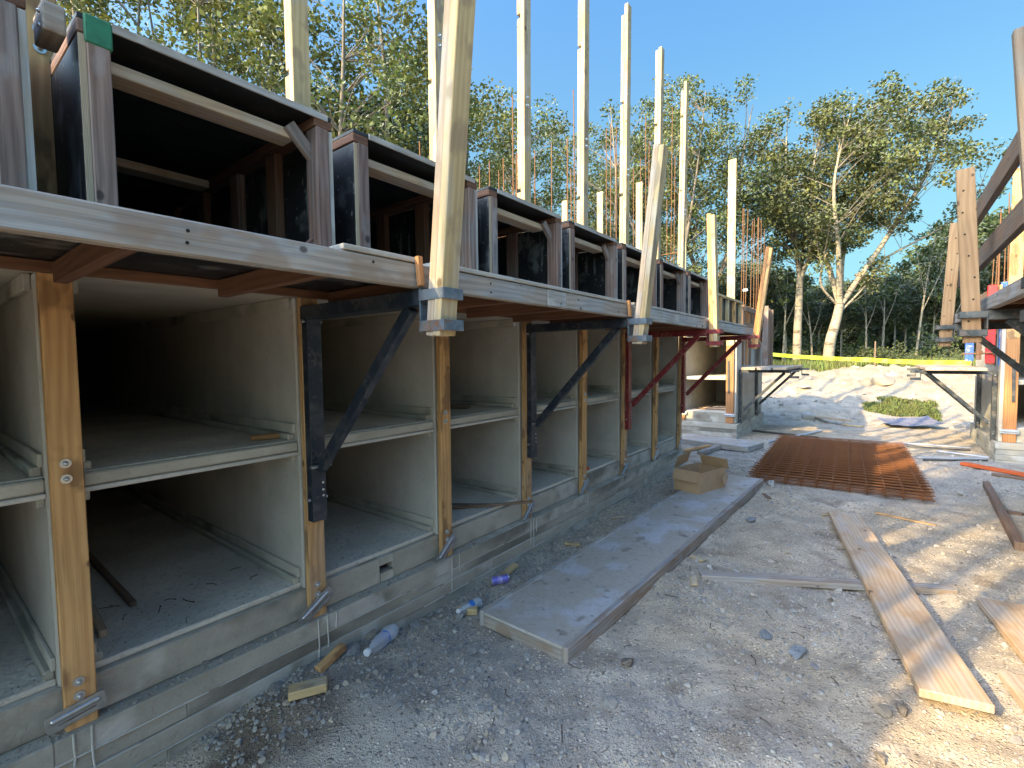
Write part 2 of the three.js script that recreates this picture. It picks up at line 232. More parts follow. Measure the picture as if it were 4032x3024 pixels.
// ------------------------------------------------------------------ the long crypt block and the matching one opposite
function cryptBlock(m, k0, k1, label, name) {
  const X = m ? (x) => MX - x : (x) => x, B = (p, n, mt, a, b, g, c) => bx(p, n, mt, [X(a[0]), a[1], a[2]], [X(b[0]), b[1], b[2]], g, c);
  const zA = -k0 * P + 0.06, zB = -k1 * P - 0.06, t = thing(name, label, 'crypt block', null, [X(-1.2), -0.5, (zA + zB) / 2]);
  const rows = [[0, -0.088, 0.026], [-0.088, -0.156, 0.0195], [-0.156, -0.234, 0.024], [-0.234, -0.55, 0.0185]];
  rows.forEach(([y1, y0, f], i) => { let z = zA; while (z > zB + 0.01) { const z2 = Math.max(zB, z - 2.1 - 0.7 * R()); B(t, 'footing_course', M.concFoot, [-4.8, y0 + (i < 3 ? 0.0012 : 0), z], [f + (R() - 0.5) * 0.002, y1 - 0.0012 * (i > 0), z2], 2, 0.004); z = z2; } });
  // riser below the crypt floors; the bay after the second post has a small pocket in it
  for (let k = k0; k < k1; k++) {
    const z0 = -k * P - 0.05, z1 = -(k + 1) * P + 0.05, zc0 = k === k0 ? zA : -k * P, zc1 = k + 1 === k1 ? zB : -(k + 1) * P, f = -0.045 - 0.002 * R();
    if (k === 1 && !m) {
      B(t, 'riser', M.concFoot, [-4.65, 0.002, zc0], [f, 0.148, -1.335], 2, 0.005); B(t, 'riser', M.concFoot, [-4.65, 0.002, -1.335], [f, 0.058, -1.432], 2, 0.003);
      B(t, 'riser', M.concFoot, [-4.65, 0.101, -1.335], [f, 0.148, -1.432], 2, 0.003); B(t, 'riser', M.concFoot, [-4.65, 0.002, -1.432], [f, 0.148, zc1], 2, 0.005);
      B(t, 'dark_pocket_back', M.hole, [-4.65, 0.058, -1.336], [f - 0.06, 0.101, -1.431], 2, 0.001);  // back of the pocket, its shade put into a near-black colour
    } else B(t, 'riser', M.concFoot, [-4.65, 0.002, zc0], [f, 0.148, zc1], 2, 0.005);
    B(t, 'crypt_floor', M.concDust, [-4.6, 0.149, z0], [-0.07 - 0.006 * R(), 0.172 + 0.004 * R(), z1], 0, 0.012);
    const sh = B(t, 'shelf', M.conc, [-4.6, 0.857, z0 + 0.001], [-0.052 + 0.004 * R(), 0.906, z1 - 0.001], 2, 0.007);
    B(t, 'shelf_dust', M.concDust, [-4.6, 0.9062, z0 + 0.002], [-0.075, 0.9125, z1 - 0.002], 0, 0.003);
    B(t, 'shelf_lip', M.lime, [-4.6, 0.836, z0 + 0.001], [-0.047, 0.8545, z1 - 0.001], 2, 0.004);
    for (const [y, hh] of [[0.172, 0.055], [0.911, 0.055]]) for (const s of [-1, 1]) {
      const w = s < 0 ? z1 : z0;
      B(t, 'haunch', M.conc, [-4.6, y - 0.002, w], [-0.085, y + hh * 0.62, w - s * 0.034], 0, 0.012); B(t, 'haunch', M.conc, [-4.6, y + hh * 0.62 + 0.0005, w], [-0.07, y + hh * 1.5, w - s * 0.014], 0, 0.01);
    }
    for (const [y, d] of [[1.622, 0.06], [0.835, 0.035]]) for (const s of [-1, 1]) { const w = s < 0 ? z1 : z0; B(t, 'haunch', M.conc, [-4.6, y - d, w], [-0.075, y, w - s * 0.022], 0, 0.012); }
  }
  for (let k = k0; k <= k1; k++) B(t, 'divider_wall', M.concWall, [-4.65, 0.149, -k * P + 0.05], [-0.045 - 0.003 * R(), 1.622, -k * P - 0.05], 2, 0.007);
  B(t, 'back_wall', M.concWall, [-4.75, 0.15, zA], [-4.65, 1.622, zB], 2, 0.005);
  B(t, 'ceiling_slab', M.concWall, [-4.75, 1.6225, zA], [-0.048, 1.70, zB], 2, 0.006);
  return t;
}
cryptBlock(false, -5, 7, 'long grey concrete block of open crypt cells in two tiers along the left side', 'crypt_block');
cryptBlock(true, -5, 7, 'concrete crypt block opposite, behind the right-hand scaffold deck', 'crypt_block');

// ------------------------------------------------------------------ timber strongbacks bolted to the divider walls
const washer = new THREE.CylinderGeometry(0.0165, 0.0175, 0.004, 12).rotateZ(-Math.PI / 2), nut = merge([new THREE.CylinderGeometry(0.0085, 0.0095, 0.008, 6).rotateZ(-Math.PI / 2), new THREE.SphereGeometry(0.0075, 8, 6).scale(0.8, 1, 1).translate(0.004, 0, 0)]);
function boltOn(parent, x, y, z, s = 1) { const b = part(parent, 'bolt', washer, M.bolt, [x, y, z]); part(b, 'nut', nut, M.bolt, [0.005 * s, 0, 0]); if (s < 0) b.rotation.y = Math.PI; return b; }
function wedgeGeo() {
  const s = new THREE.Shape(), L = 0.1, H = 0.031, r = 0.012; s.moveTo(-L + r, -H); s.lineTo(L - r, -H); s.quadraticCurveTo(L, -H, L, -H + r); s.lineTo(L, H - r); s.quadraticCurveTo(L, H, L - r, H); s.lineTo(-L + r, H); s.quadraticCurveTo(-L, H, -L, H - r); s.lineTo(-L, -H + r); s.quadraticCurveTo(-L, -H, -L + r, -H);
  const hole = new THREE.Path(); hole.moveTo(-0.065, -0.016); hole.lineTo(0.065, -0.016); hole.lineTo(0.065, -0.009); hole.lineTo(-0.065, -0.009); hole.closePath(); s.holes.push(hole);
  const plate = new THREE.ExtrudeGeometry(s, { depth: 0.004, bevelEnabled: true, bevelSize: 0.0015, bevelThickness: 0.0015, bevelSegments: 2, curveSegments: 4 });
  const rib = new THREE.CapsuleGeometry(0.0105, 0.15, 6, 12).rotateZ(Math.PI / 2).scale(1, 1, 0.8).translate(0, 0.007, 0.003);
  return merge([plate, rib]).rotateY(Math.PI / 2);   // lies in the y-z plane, faces +x, long axis along z
}
const wedgePlate = wedgeGeo();
const poleWhere = ['nearest the left edge', 'second from the left, carrying a dark steel bracket', 'third from the left, under the first scaffold pocket', 'fourth from the left, carrying the second dark bracket', 'fifth from the left, plain', 'sixth from the left, behind a red bracket', 'seventh from the left, plain', 'last of the row at the far end'];
for (let k = -4; k <= 7; k++) {
  const t = thing('timber_strongback', k < 0 ? 'tall pine strongback bolted to the crypt wall beyond the left edge' : 'tall pine strongback on the crypt wall, ' + poleWhere[k], 'timber post', 'strongbacks along the left crypt block', [0, 0, -k * P]);
  const lean = 0.012 + 0.006 * R(); t.rotation.z = -lean * (k < 0 ? 1 : lerp(0.2, 1.15, k / 7));
  const lo = k % 2 ? M.pineB : M.pine, up = k === 0 ? M.pine : k % 2 ? M.pale : M.paleB, w = 0.0445, J = 1.72;
  part(t, 'lower_board', cbox(0.038, J + 0.03, 2 * w, 0.003, 1), lo, [-0.019, J / 2 + 0.015, 0]);
  part(t, 'upper_board', cbox(0.038, 5.02 - J - 0.032, 2 * w, 0.003, 1), up, [-0.019, (5.02 + J + 0.032) / 2, 0]);
  let y = 1.73, q = 0; while (y < 4.9) { const y2 = Math.min(5.02 - 0.12 * R(), y + 0.75 + 0.65 * R()); part(t, 'backing_board', cbox(0.036, y2 - y - 0.012, 2 * w - 0.008, 0.003, 1), q++ % 2 ? M.pale : M.paleB, [-0.058 + (R() - 0.5) * 0.004, (y + y2) / 2, (R() - 0.5) * 0.012]); y = y2 + 0.02; }
  for (const [a, b] of [[0.96, 0.905], [0.17, 0.118], [2.42, 2.36], [3.32, 3.26]]) { boltOn(t, 0.002, a, 0.004); boltOn(t, 0.002, b, 0.004); }
  const wp = part(t, 'wedge_clamp', wedgePlate, M.galv, [0.006, 0.066, 0.006 + 0.012 * R()]); wp.rotation.x = [0.36, 0.13, 0.55, 0.7, 0.75, 0.7, 0.7, 0.6, 0.5][Math.max(0, k + 1)];
  if (k === 0) wp.scale.set(0.95, 1.0, 0.82);
}

// ------------------------------------------------------------------ scaffold brackets, guard posts and decks
function bracket(m, z, mt, mtP, label, group) {
  const X = m ? (x) => MX - x : (x) => x, s = m ? -1 : 1, t = thing('scaffold_bracket', label, 'bracket', group, [X(0.03), 0.5, z]);
  const loc = (g, x, y, zz) => xf(g, [X(x) - X(0.03), y - 0.5, zz]);
  const up = merge([loc(cbox(0.006, 1.06, 0.074, 0.001), 0.05, 1.04, 0), loc(cbox(0.046, 1.06, 0.006, 0.001), 0.026, 1.04, 0.034), loc(cbox(0.046, 1.06, 0.006, 0.001), 0.026, 1.04, -0.034)]);
  part(t, 'upright_channel', up, mt);
  part(t, 'beam', merge([loc(cbox(0.86, 0.058, 0.006, 0.001, 0), 0.45, 1.542, 0.045), loc(cbox(0.86, 0.058, 0.006, 0.001, 0), 0.45, 1.542, -0.045), loc(cbox(0.86, 0.006, 0.083, 0.001, 0), 0.45, 1.516, 0)]), mt);
  bar(t, 'strut', mt, [X(0.075), 0.775, z], [X(0.775), 1.512, z], 0.038, 0.05, [0, 0, 1]);
  const pk = [loc(cbox(0.008, 0.165, 0.098, 0.001), 0.876, 1.492, 0)];
  for (const y of [1.547, 1.432]) { for (const zz of [0.049, -0.049]) pk.push(loc(cbox(0.128, 0.04, 0.006, 0.001, 0), 0.938, y, zz)); pk.push(loc(cbox(0.006, 0.04, 0.104, 0.001), 1.003, y, 0)); }
  part(t, 'pocket', merge(pk), mtP);
  for (const [x, y] of [[0.075, 0.79], [0.03, 1.5], [0.03, 0.62]]) part(t, 'bolt', new THREE.CylinderGeometry(0.009, 0.009, 0.105, 8).rotateX(Math.PI / 2), M.bolt, [X(x) - X(0.03), y - 0.5, 0]);
  for (const y of [0.70, 0.665, 0.635]) part(t, 'bolt_hole', new THREE.CylinderGeometry(0.006, 0.006, 0.003, 8).rotateZ(Math.PI / 2), M.lime, [X(0.054) - X(0.03), y - 0.5, -0.02]);
  bx(t, 'cap_block', mt, [X(0.0), 1.5, z + 0.042], [X(0.062), 1.575, z - 0.042], 1, 0.003);
  return t;
}
function guardPost(m, z, top, mt, mt2, label, group, base = 1.395) {
  const X = m ? (x) => MX - x : (x) => x, t = thing('guard_post', label, 'guard post', group, [X(0.938), base, z]);
  const L = (dx, o) => [[X(0.938 + dx), base, z + o[0]], [X(top[0] + dx), top[1], z + top[2] + o[1]]];
  const a = L(-0.0195, [0, 0]), b = L(0.0195, [0.004, 0.012]);
  if (m) { bar(t, 'board', mt, [X(0.938), base, z], [X(top[0]), top[1], z + top[2]], 0.088, 0.04, [1, 0, 0], 0.003); for (let q = 0; q < 7; q++) part(t, 'nail_hole', new THREE.CylinderGeometry(0.006, 0.006, 0.002, 7).rotateX(Math.PI / 2), M.hole, [(X(top[0]) - X(0.938)) * (q + 1) / 8 + (R() - 0.5) * 0.05, (top[1] - base) * (q + 1) / 8, top[2] * (q + 1) / 8 + 0.0212]); return t; }
  bar(t, 'board', mt, a[0], a[1], 0.088, 0.038, [0, 0, 1], 0.003); bar(t, 'board', mt2, b[0], [b[1][0], b[1][1] - 0.02, b[1][2]], 0.086, 0.037, [0, 0, 1], 0.003);
  return t;
}
const gB = 'brackets on the left crypt block', gG = 'guard posts of the left scaffold deck';
bracket(false, -0.915, M.steel, M.steelPocket, 'near dark blue steel bracket holding up the left deck', gB);
bracket(false, -2.775, M.steel, M.steelPocket, 'second dark steel bracket under the left deck, before the red ones', gB);
bracket(false, -4.615, M.steelRed, M.steelRed, 'nearer red painted steel bracket under the left deck', gB);
bracket(false, -6.455, M.steelRed, M.steelRed, 'farther red painted steel bracket at the end of the left deck', gB);
guardPost(false, -0.915, [1.165, 3.12, 0.03], M.plank, M.pale, 'big leaning double guard post in the near blue bracket, top out of view', gG);
guardPost(false, -2.775, [1.078, 2.69, -0.02], M.plank, M.paleB, 'leaning weathered guard post standing in the second dark bracket', gG);
guardPost(false, -4.615, [0.9, 2.69, 0.0], M.pine, M.pale, 'short yellow guard post in the nearer red bracket', gG);
guardPost(false, -6.455, [1.10, 2.66, 0.02], M.orange, M.pine, 'brown guard post leaning right in the farther red bracket', gG);
bracket(false, 0.925, M.steel, M.steelPocket, 'dark steel bracket of the left deck beyond the left edge of the view', gB);
guardPost(false, 0.925, [0.98, 2.72, 0.0], M.pale, M.paleB, 'guard post of the left deck beyond the left edge of the view', gG);
for (const [z, k] of [[-0.86, 0], [-2.72, 1]]) { const w = single('wood_shim', cbox(0.02, 0.11, 0.024, 0.002, 1), M.orange, 'small pine shim wedged beside the ' + (k ? 'second' : 'near') + ' guard post', 'shim', 'shims beside guard posts'); w.position.set(0.888, 1.635, z); w.rotation.z = 0.1; }

function deck(z0, z1, edges, label, m = false) {
  const X = m ? (x) => MX - x : (x) => x, t = thing('scaffold_deck', label, 'scaffold deck', 'timber scaffold decks', [X(0.45), 1.575, (z0 + z1) / 2]);
  const B = (n, mt, a, b, g, c) => bx(t, n, mt, [X(a[0]), a[1], a[2]], [X(b[0]), b[1], b[2]], g, c);
  edges.forEach(([a, b], i) => B('edge_board', i % 2 ? M.greyB : M.grey, [0.832, 1.575 + 0.004 * R(), a], [0.87 + 0.004 * R(), 1.663 + 0.005 * R(), b], 2, 0.005));
  for (const [a, b] of edges) for (let z = a - 0.12; z > b + 0.05; z -= 0.42 + 0.25 * R()) for (const y of [1.6, 1.636]) if (R() > 0.25) part(t, 'nail_hole', new THREE.CylinderGeometry(0.0045, 0.0045, 0.002, 7).rotateZ(Math.PI / 2), M.hole, [X(0.8755) - X(0.45), y - 1.575 + 0.012 * (R() - 0.5), z + 0.03 * (R() - 0.5) - (z0 + z1) / 2]);
  B('back_rail', M.red, [0.03, 1.612, z0], [0.068, 1.649, z1], 2);
  const n = Math.floor(z0 / 0.5); for (let q = n; q * 0.5 > z1 + 0.04; q--) { const z = q * 0.5 - 0.002; if (z < z0 - 0.02) B('joist', M.red, [0.07, 1.577, z + 0.019], [0.831, 1.646, z - 0.019], 0); }
  for (let z = z0; z > z1 + 0.01; z -= 1.22) { const e = Math.max(z1, z - 1.218); B('plywood_sheet', M.film, [0.02, 1.6505, z], [0.831, 1.667, e], 2, 0.001); }
  return t;
}
deck(4.2, -1.742, [[4.2, 1.9], [1.897, -1.742]], 'near stretch of timber scaffold deck with weathered grey edge board');
deck(-1.746, -2.83, [[-1.746, -1.93], [-1.934, -2.83]], 'short stretch of left scaffold deck with a spliced edge board');
deck(-2.834, -4.66, [[-2.834, -4.66]], 'left scaffold deck between the second and third guard posts');
deck(-4.664, -6.98, [[-4.664, -6.98]], 'far end of the left scaffold deck over the red brackets');
deck(-0.3, -6.2, [[-0.3, -2.4], [-2.404, -6.2]], 'scaffold deck at the right edge carrying red and blue forms', true);
{ const s = [[-0.55, -0.87], [-0.955, -2.72], [-2.83, -4.56], [-4.66, -6.3]];
  const t = [['dusty plywood strip lying on the left deck before the near guard post'], ['long plywood strip on the left deck between the first two guard posts'], ['plywood strip on the left deck beyond the second guard post'], ['plywood strip on the far end of the left deck']];
  s.forEach(([a, b], i) => { const g = single('plywood_strip', cbox(0.44, 0.018, a - b, 0.002, 2), M.dusty, t[i][0], 'plywood', 'plywood strips on the left deck'); g.position.set(0.655, 1.678 + 0.001 * i, (a + b) / 2); g.rotation.z = -0.004; }); }

// right deck: brackets, guard posts, two rails
for (const [z, i] of [[-2.02, 0], [-3.87, 1], [-5.66, 2]]) {
  const w = ['nearest the viewer', 'in the middle', 'farthest away'][i];
  bracket(true, z, M.steelGrey, M.steelGrey, 'grey steel bracket under the right deck, ' + w, 'brackets of the right deck');
  guardPost(true, z, [[1.02, 2.38, 0.03], [1.0, 2.47, 0.0], [0.885, 2.49, 0.02]][i], [M.postDark, M.post, M.post][i], [M.postDark, M.postDark, M.post][i], 'brown guard post of the right deck, ' + w, 'guard posts of the right deck', 1.37);
}
for (const [y, n] of [[2.40, 'upper'], [2.0, 'lower']]) { const r = single('guard_rail', cbox(0.038, 0.14, 5.2, 0.003, 2), M.brown, n + ' dark guard rail board behind the right guard posts', 'guard rail', 'rails of the right deck'); r.position.set(2.815, y + 0.02, -3.25); r.rotation.x = n === 'upper' ? -0.02 : -0.012; }

// ------------------------------------------------------------------ plywood crypt forms standing on the slab
const formWhere = { '-1': 'cut by the left edge of the view', 0: 'nearest whole one, left stud end painted green', 1: 'second from the left, behind the big guard post', 2: 'third from the left', 3: 'fourth from the left', 4: 'fifth from the left, before the second guard post', 5: 'second last of the row', 6: 'last of the row at the far end' };
for (let k = -6; k <= 6; k++) {
  const zc = -(k + 0.5) * P + 0.035, hw = 0.407, yb = 1.702, yt = 2.315;
  const t = thing('crypt_form', k < -1 ? 'dark plywood crypt form beyond the left edge of the view' : 'dark plywood crypt form box, ' + formWhere[k], 'formwork', 'crypt forms on the left block', [-0.8, yb, zc]);
  const B = (n, mt, a, b, g, c) => bx(t, n, mt, [a[0], a[1], zc + a[2]], [b[0], b[1], zc + b[2]], g, c);
  const mA = k % 2 ? M.studB : M.stud, mB = k % 2 ? M.stud : M.studB;
  for (const s of [1, -1]) {
    const sp = B('side_panel', M.film, [-2.0, yb, s * hw], [0.384, yt - 0.045, s * (hw - 0.017)], 1, 0.001);
    B('panel_edge', s > 0 ? M.plyEdge : M.dusty, [0.3845, yb, s * hw], [0.389, yt - 0.045, s * (hw - 0.017)], 1, 0.001);
    B('front_stud', s > 0 ? mA : mB, [0.305, yb, s * (hw - 0.0175)], [0.392, yt - 0.04, s * (hw - 0.074)], 1, 0.004);
    B('top_plate', k === 0 && s > 0 ? M.studB : M.red, [-2.0, yt - 0.0385, s * (hw + 0.001)], [0.386, yt - 0.0005, s * (hw - 0.078)], 0, 0.003);
    for (const x of [-0.04, -0.43, -0.87, -1.3, -1.75]) B('inner_stud', R() > 0.5 ? M.studB : M.red, [x - 0.045, yb, s * (hw - 0.018)], [x + 0.045, yt - 0.04, s * (hw - 0.058)], 1, 0.003);
    if (s > 0) continue; const e = zc + s * (hw - 0.05), i = zc + s * (hw - 0.16);
    bar(t, 'gusset', M.stud, [0.33, yt - 0.05, i], [0.33, yt - 0.155, e], 0.03, 0.05, [1, 0, 0], 0.003);
    bar(t, 'gusset', M.studB, [0.33, yb + 0.01, i], [0.33, yb + 0.115, e], 0.03, 0.05, [1, 0, 0], 0.003);
  }
  if (k === 0) B('painted_end', M.green, [0.298, yt - 0.066, hw - 0.014], [0.396, yt + 0.016, hw - 0.08], 1, 0.004).userData.label = 'green painted stud end';
  B('roof_sheet', M.filmIn, [-2.0, yt, hw], [0.386, yt + 0.015, -hw], 2, 0.001);
  B('roof_edge', M.dusty, [0.386, yt - 0.008, hw - 0.08], [0.393, yt + 0.018, -hw + 0.02], 2, 0.001);
  for (const x of [0.27, -0.6, -1.45]) B('cross_tie', M.plank, [x - 0.05, yt - 0.098, 0.332], [x + 0.05, yt - 0.06, -0.28], 2, 0.003);
  B('back_panel', M.filmIn, [-2.02, yb, hw], [-2.001, yt, -hw], 1, 0.001);
}
{ const b = thing('spacer_block', 'grey wooden spacer block with nail plates between the two nearest forms', 'wood block', null, [0.32, 2.285, 0.03]); part(b, 'block', cbox(0.13, 0.08, 0.05, 0.004, 0), M.greyB, [0, 0, 0], [0, 0, 0]); for (const y of [0.02, -0.02]) part(b, 'nail_head', new THREE.SphereGeometry(0.006, 8, 6), M.bolt, [0.03, y, 0.026]); }

// fins of mortar squeezed between the footing's form boards, and drips of laitance under the posts
{ const t = scene.children.find((o) => o.name === 'crypt_block'), p = t.position;
  for (const y of [-0.088, -0.156, -0.234]) { let z = 0.9; while (z > -6.4) { const L = 0.15 + 0.9 * R(); if (R() > 0.22) part(t, 'mortar_fin', cbox(0.012, 0.003 + 0.004 * R(), L, 0.0015, 2), M.lime, [0.0235 - p.x, y - p.y + (R() - 0.5) * 0.003, z - L / 2 - p.z]); z -= L + 0.04; } }
  for (const [z, L] of [[-0.02, 0.26], [0.03, 0.12], [-0.95, 0.17], [-1.0, 0.09], [-0.9, 0.2], [-1.85, 0.235], [-1.92, 0.13], [-2.75, 0.2], [-2.79, 0.25], [-2.83, 0.12], [-3.7, 0.15]]) part(t, 'mortar_drip', tubeGeo([[0, 0, 0], [0.002, -L * 0.4, 0.004 * (R() - 0.5)], [-0.001, -L * 0.75, 0.008 * (R() - 0.5)], [0, -L, 0.006 * (R() - 0.5)]], 0.0042, 8, 5), M.lime, [0.0265 - p.x, 0.004 - p.y, z - p.z]); }

// ------------------------------------------------------------------ starter bars standing in the gaps between the forms
{ const bars = { 2: [[-0.2, 2.75], [-0.45, 2.7]], 3: [[-0.47, 2.93], [-0.345, 2.93], [-0.27, 2.85], [-0.21, 2.925], [-0.1, 2.94], [-0.125, 3.4]], 4: [[-0.54, 3.39], [-0.34, 3.39], [-0.16, 3.39], [-0.1, 3.83], [-0.13, 3.1]], 5: [[-0.23, 3.83], [-0.11, 3.82], [-0.16, 3.84], [-0.5, 3.3]], 6: [[-0.144, 4.286], [-0.11, 3.98], [-0.3, 3.7]], 7: [[-0.146, 4.755], [-0.21, 3.52], [-0.11, 4.1], [-0.34, 3.3], [-0.6, 4.2]] };
  const wh = { 2: 'third', 3: 'fourth', 4: 'fifth', 5: 'sixth', 6: 'seventh', 7: 'last' };
  for (const k in bars) bars[k].forEach(([x, y]) => { const h = y - 1.6, o = single('starter_bar', new THREE.CylinderGeometry(0.0046, 0.0046, h, 6), M.rust, 'thin rusty reinforcing bar rising behind the ' + wh[k] + ' strongback', 'rebar', 'starter bars behind strongback ' + k); o.position.set(x, 1.6 + h / 2, -k * P + (R() - 0.5) * 0.05); o.rotation.set((R() - 0.5) * 0.02, 0, (R() - 0.5) * 0.02); });
  const g = thing('rebar_tie', 'short horizontal rusty bars tied between the last starter bars', 'rebar', null, [-0.2, 2.55, -6.44]); for (const y of [0, 0.2]) part(g, 'bar', new THREE.CylinderGeometry(0.0055, 0.0055, 0.62, 6).rotateZ(Math.PI / 2), M.rust, [-0.1, y, 0.02]); }

// ------------------------------------------------------------------ the two end blocks across the far side of the yard
function endBlock(m) {
  const X = m ? (x) => MX - x : (x) => x, side = m ? 'right' : 'left';
  const t = thing('end_block', 'far ' + side + ' concrete crypt block with its end wall to the passage', 'crypt block', 'blocks at the far side of the yard', [X(-2), -0.5, -10.6]);
  const B = (p, n, mt, a, b, g, c) => bx(p, n, mt, [X(a[0]), a[1], a[2]], [X(b[0]), b[1], b[2]], g, c);
  const Z0 = -9.55, ZB = -11.9, N = m ? 2 : 5;
  [[0, -0.09, 0.078], [-0.09, -0.17, 0.072], [-0.17, -0.25, 0.076], [-0.25, -0.6, 0.071]].forEach(([a, b, f]) => B(t, 'footing_course', M.concFoot, [-N * P - 0.2, b + 0.001, Z0 + f + 0.07], [f, a - 0.001, ZB - 0.1], 0, 0.005));
  B(t, 'riser', M.concFoot, [-N * P - 0.2, 0.001, Z0], [0.03, 0.2, ZB], 0, 0.006);
  for (let j = 0; j <= N; j++) B(t, 'divider_wall', M.concWall, [-0.08 - j * P - (j ? 0.07 : 0.07), 0.2, Z0 - 0.002 * R()], [-0.08 - j * P + (j ? 0.05 : 0.11), 1.63, ZB], 2, 0.006);
  for (let j = 0; j < N; j++) { const a = -0.152 - j * P, b = -0.08 - (j + 1) * P + 0.052; B(t, 'shelf', M.conc, [a, 0.84, Z0 - 0.01], [b, 0.9, ZB], 0, 0.006); B(t, 'shelf_dust', M.concDust, [a - 0.002, 0.9005, Z0 - 0.03], [b + 0.002, 0.906, ZB], 0, 0.002); B(t, 'crypt_floor', M.concDust, [a - 0.002, 0.2005, Z0 - 0.02], [b + 0.002, 0.21, ZB], 0, 0.002); }
  B(t, 'back_wall', M.concWall, [-N * P - 0.2, 0.001, ZB - 0.001], [0.03, 1.63, ZB - 0.1], 0, 0.005);
  B(t, 'roof_slab', M.concWall, [-N * P - 0.2, 1.6305, Z0], [0.03, 1.72, ZB - 0.1], 0, 0.006);
  for (let j = 0; j < N; j++) {
    const s = thing('timber_strongback', 'pine strongback on the far ' + side + ' block, ' + ['at its passage corner', 'second from the passage', 'third from the passage', 'fourth from the passage', 'fifth from the passage'][j], 'timber post', 'strongbacks on the far blocks', [X(-0.08 - j * P), 0, Z0 + 0.022]);
    part(s, 'lower_board', cbox(0.14, 1.5, 0.038, 0.003), M.orange, [0, 0.752, 0]); part(s, 'upper_board', cbox(0.14, m ? 2.4 : 3.49, 0.038, 0.003), m ? M.pine : M.pale, [0, 1.504 + (m ? 1.2 : 1.745), 0]);
    if (j < 2) { const w = part(s, 'wedge_clamp', wedgePlate, M.galv, [0, 0.16, 0.021]); w.rotation.set(0, -Math.PI / 2, 0.12); const f = part(s, 'steel_flat', cbox(0.035, 0.62, 0.012, 0.001), M.steelGrey, [m ? 0.02 : -0.02, 0.9, 0.026]); f.rotation.z = 0.02; }
  }
  // low deck along the end wall: two brackets and three planks
  for (const [z, w] of [[-9.75, 'front'], [-11.25, 'rear']]) { const b = bracket(m, z, M.steelGrey, M.steelGrey, w + ' steel bracket of the low deck on the far ' + side + ' block', 'brackets of the low decks'); b.position.x += m ? -0.035 : 0.035; b.position.y -= 0.51 + 0.02; }
  for (let q = 0; q < 3; q++) { const pl = single('deck_plank', cbox(0.225, 0.045, 2.55, 0.004, 2), [M.plank, M.greyB, M.plank][q], ['inner', 'middle', 'outer'][q] + ' plank of the low deck on the far ' + side + ' block', 'plank', 'planks of the low decks'); pl.position.set(X(0.3 + q * 0.235), 1.066, -10.55 - 0.06 * q); pl.rotation.y = 0.01 * (q - 1); }
  // forms on the roof
  const f = thing('roof_form', 'timber and plywood forms on top of the far ' + side + ' block', 'formwork', 'forms on the far blocks', [X(-0.6), 1.722, -10.5]);
  const F = (n, mt, a, b, g) => bx(f, n, mt, [X(a[0]), a[1], a[2]], [X(b[0]), b[1], b[2]], g);
  F('front_panel', M.film, [-1.75, 1.723, -9.62], [-0.22, 2.3, -9.64], 1); F('top_rail', M.pale, [-1.78, 2.3, -9.56], [-0.18, 2.345, -9.65], 0);
  for (let q = 0; q < 5; q++) F('stud', q % 2 ? M.pine : M.pale, [-1.75 + q * 0.36, 1.723, -9.575], [-1.71 + q * 0.36, 2.299, -9.619], 1);
  F('side_panel', M.pine, [0.04, 1.724, -9.6], [0.06, 2.3, -11.8], 1); for (let q = 0; q < 6; q++) F('stud', q % 2 ? M.orange : M.brown, [0.061, 1.6, -9.66 - q * 0.4], [0.13, 2.28, -9.76 - q * 0.4], 1);
  for (const y of [1.85, 2.15]) F('waler', M.brown, [0.132, y, -9.62], [0.17, y + 0.09, -11.8], 2);
  for (let q = 0; q < 3; q++) F('hanging_board', q % 2 ? M.orange : M.brown, [0.036, 1.12, -9.95 - q * 0.3], [0.062, 1.598, -10.05 - q * 0.3], 1);
  return t;
}
endBlock(false); endBlock(true);
{ const t = thing('wall_form', 'dark form panel standing on the low deck of the far left block', 'formwork', null, [0.22, 1.09, -11.5]);
  bx(t, 'sheet', M.studB, [0.2, 1.09, -11.17], [0.218, 2.33, -11.78], 1); for (let q = 0; q < 2; q++) bx(t, 'stud', M.brown, [0.219, 1.09, -11.3 - q * 0.4], [0.29, 2.32, -11.34 - q * 0.4], 1); bx(t, 'end_stud', M.stud, [0.18, 1.09, -11.12], [0.29, 2.36, -11.168], 1); }
for (let i = 0; i < 9; i++) { const y = 4.1 + 0.35 * R(), o = single('starter_bar', new THREE.CylinderGeometry(0.007, 0.007, y - 1.7, 6), M.rust, 'rusty reinforcing bar in the tall cluster on the far left block', 'rebar', 'starter bars on the far left block'); o.position.set(-0.03 + 0.04 * R(), 1.7 + (y - 1.7) / 2, -10.0 - i * 0.27); o.rotation.set((R() - 0.5) * 0.02, 0, (R() - 0.5) * 0.03); }
for (let i = 0; i < 7; i++) { const y = 3.3 + 0.5 * R(), o = single('starter_bar', new THREE.CylinderGeometry(0.007, 0.007, y - 1.7, 6), M.rust, 'rusty reinforcing bar in the cluster on the far right block', 'rebar', 'starter bars on the far right block'); o.position.set(3.7 + 0.05 * R(), 1.7 + (y - 1.7) / 2, -9.8 - i * 0.3); o.rotation.set((R() - 0.5) * 0.02, 0, (R() - 0.5) * 0.04); }
{ const o = single('bar_cap', cbox(0.09, 0.05, 0.03, 0.01), mat({ color: [0.7, 0.7, 0.68], roughness: 0.6 }), 'white cap clipped to a bar on the far left block', 'bar cap'); o.position.set(0.03, 2.62, -10.2); }
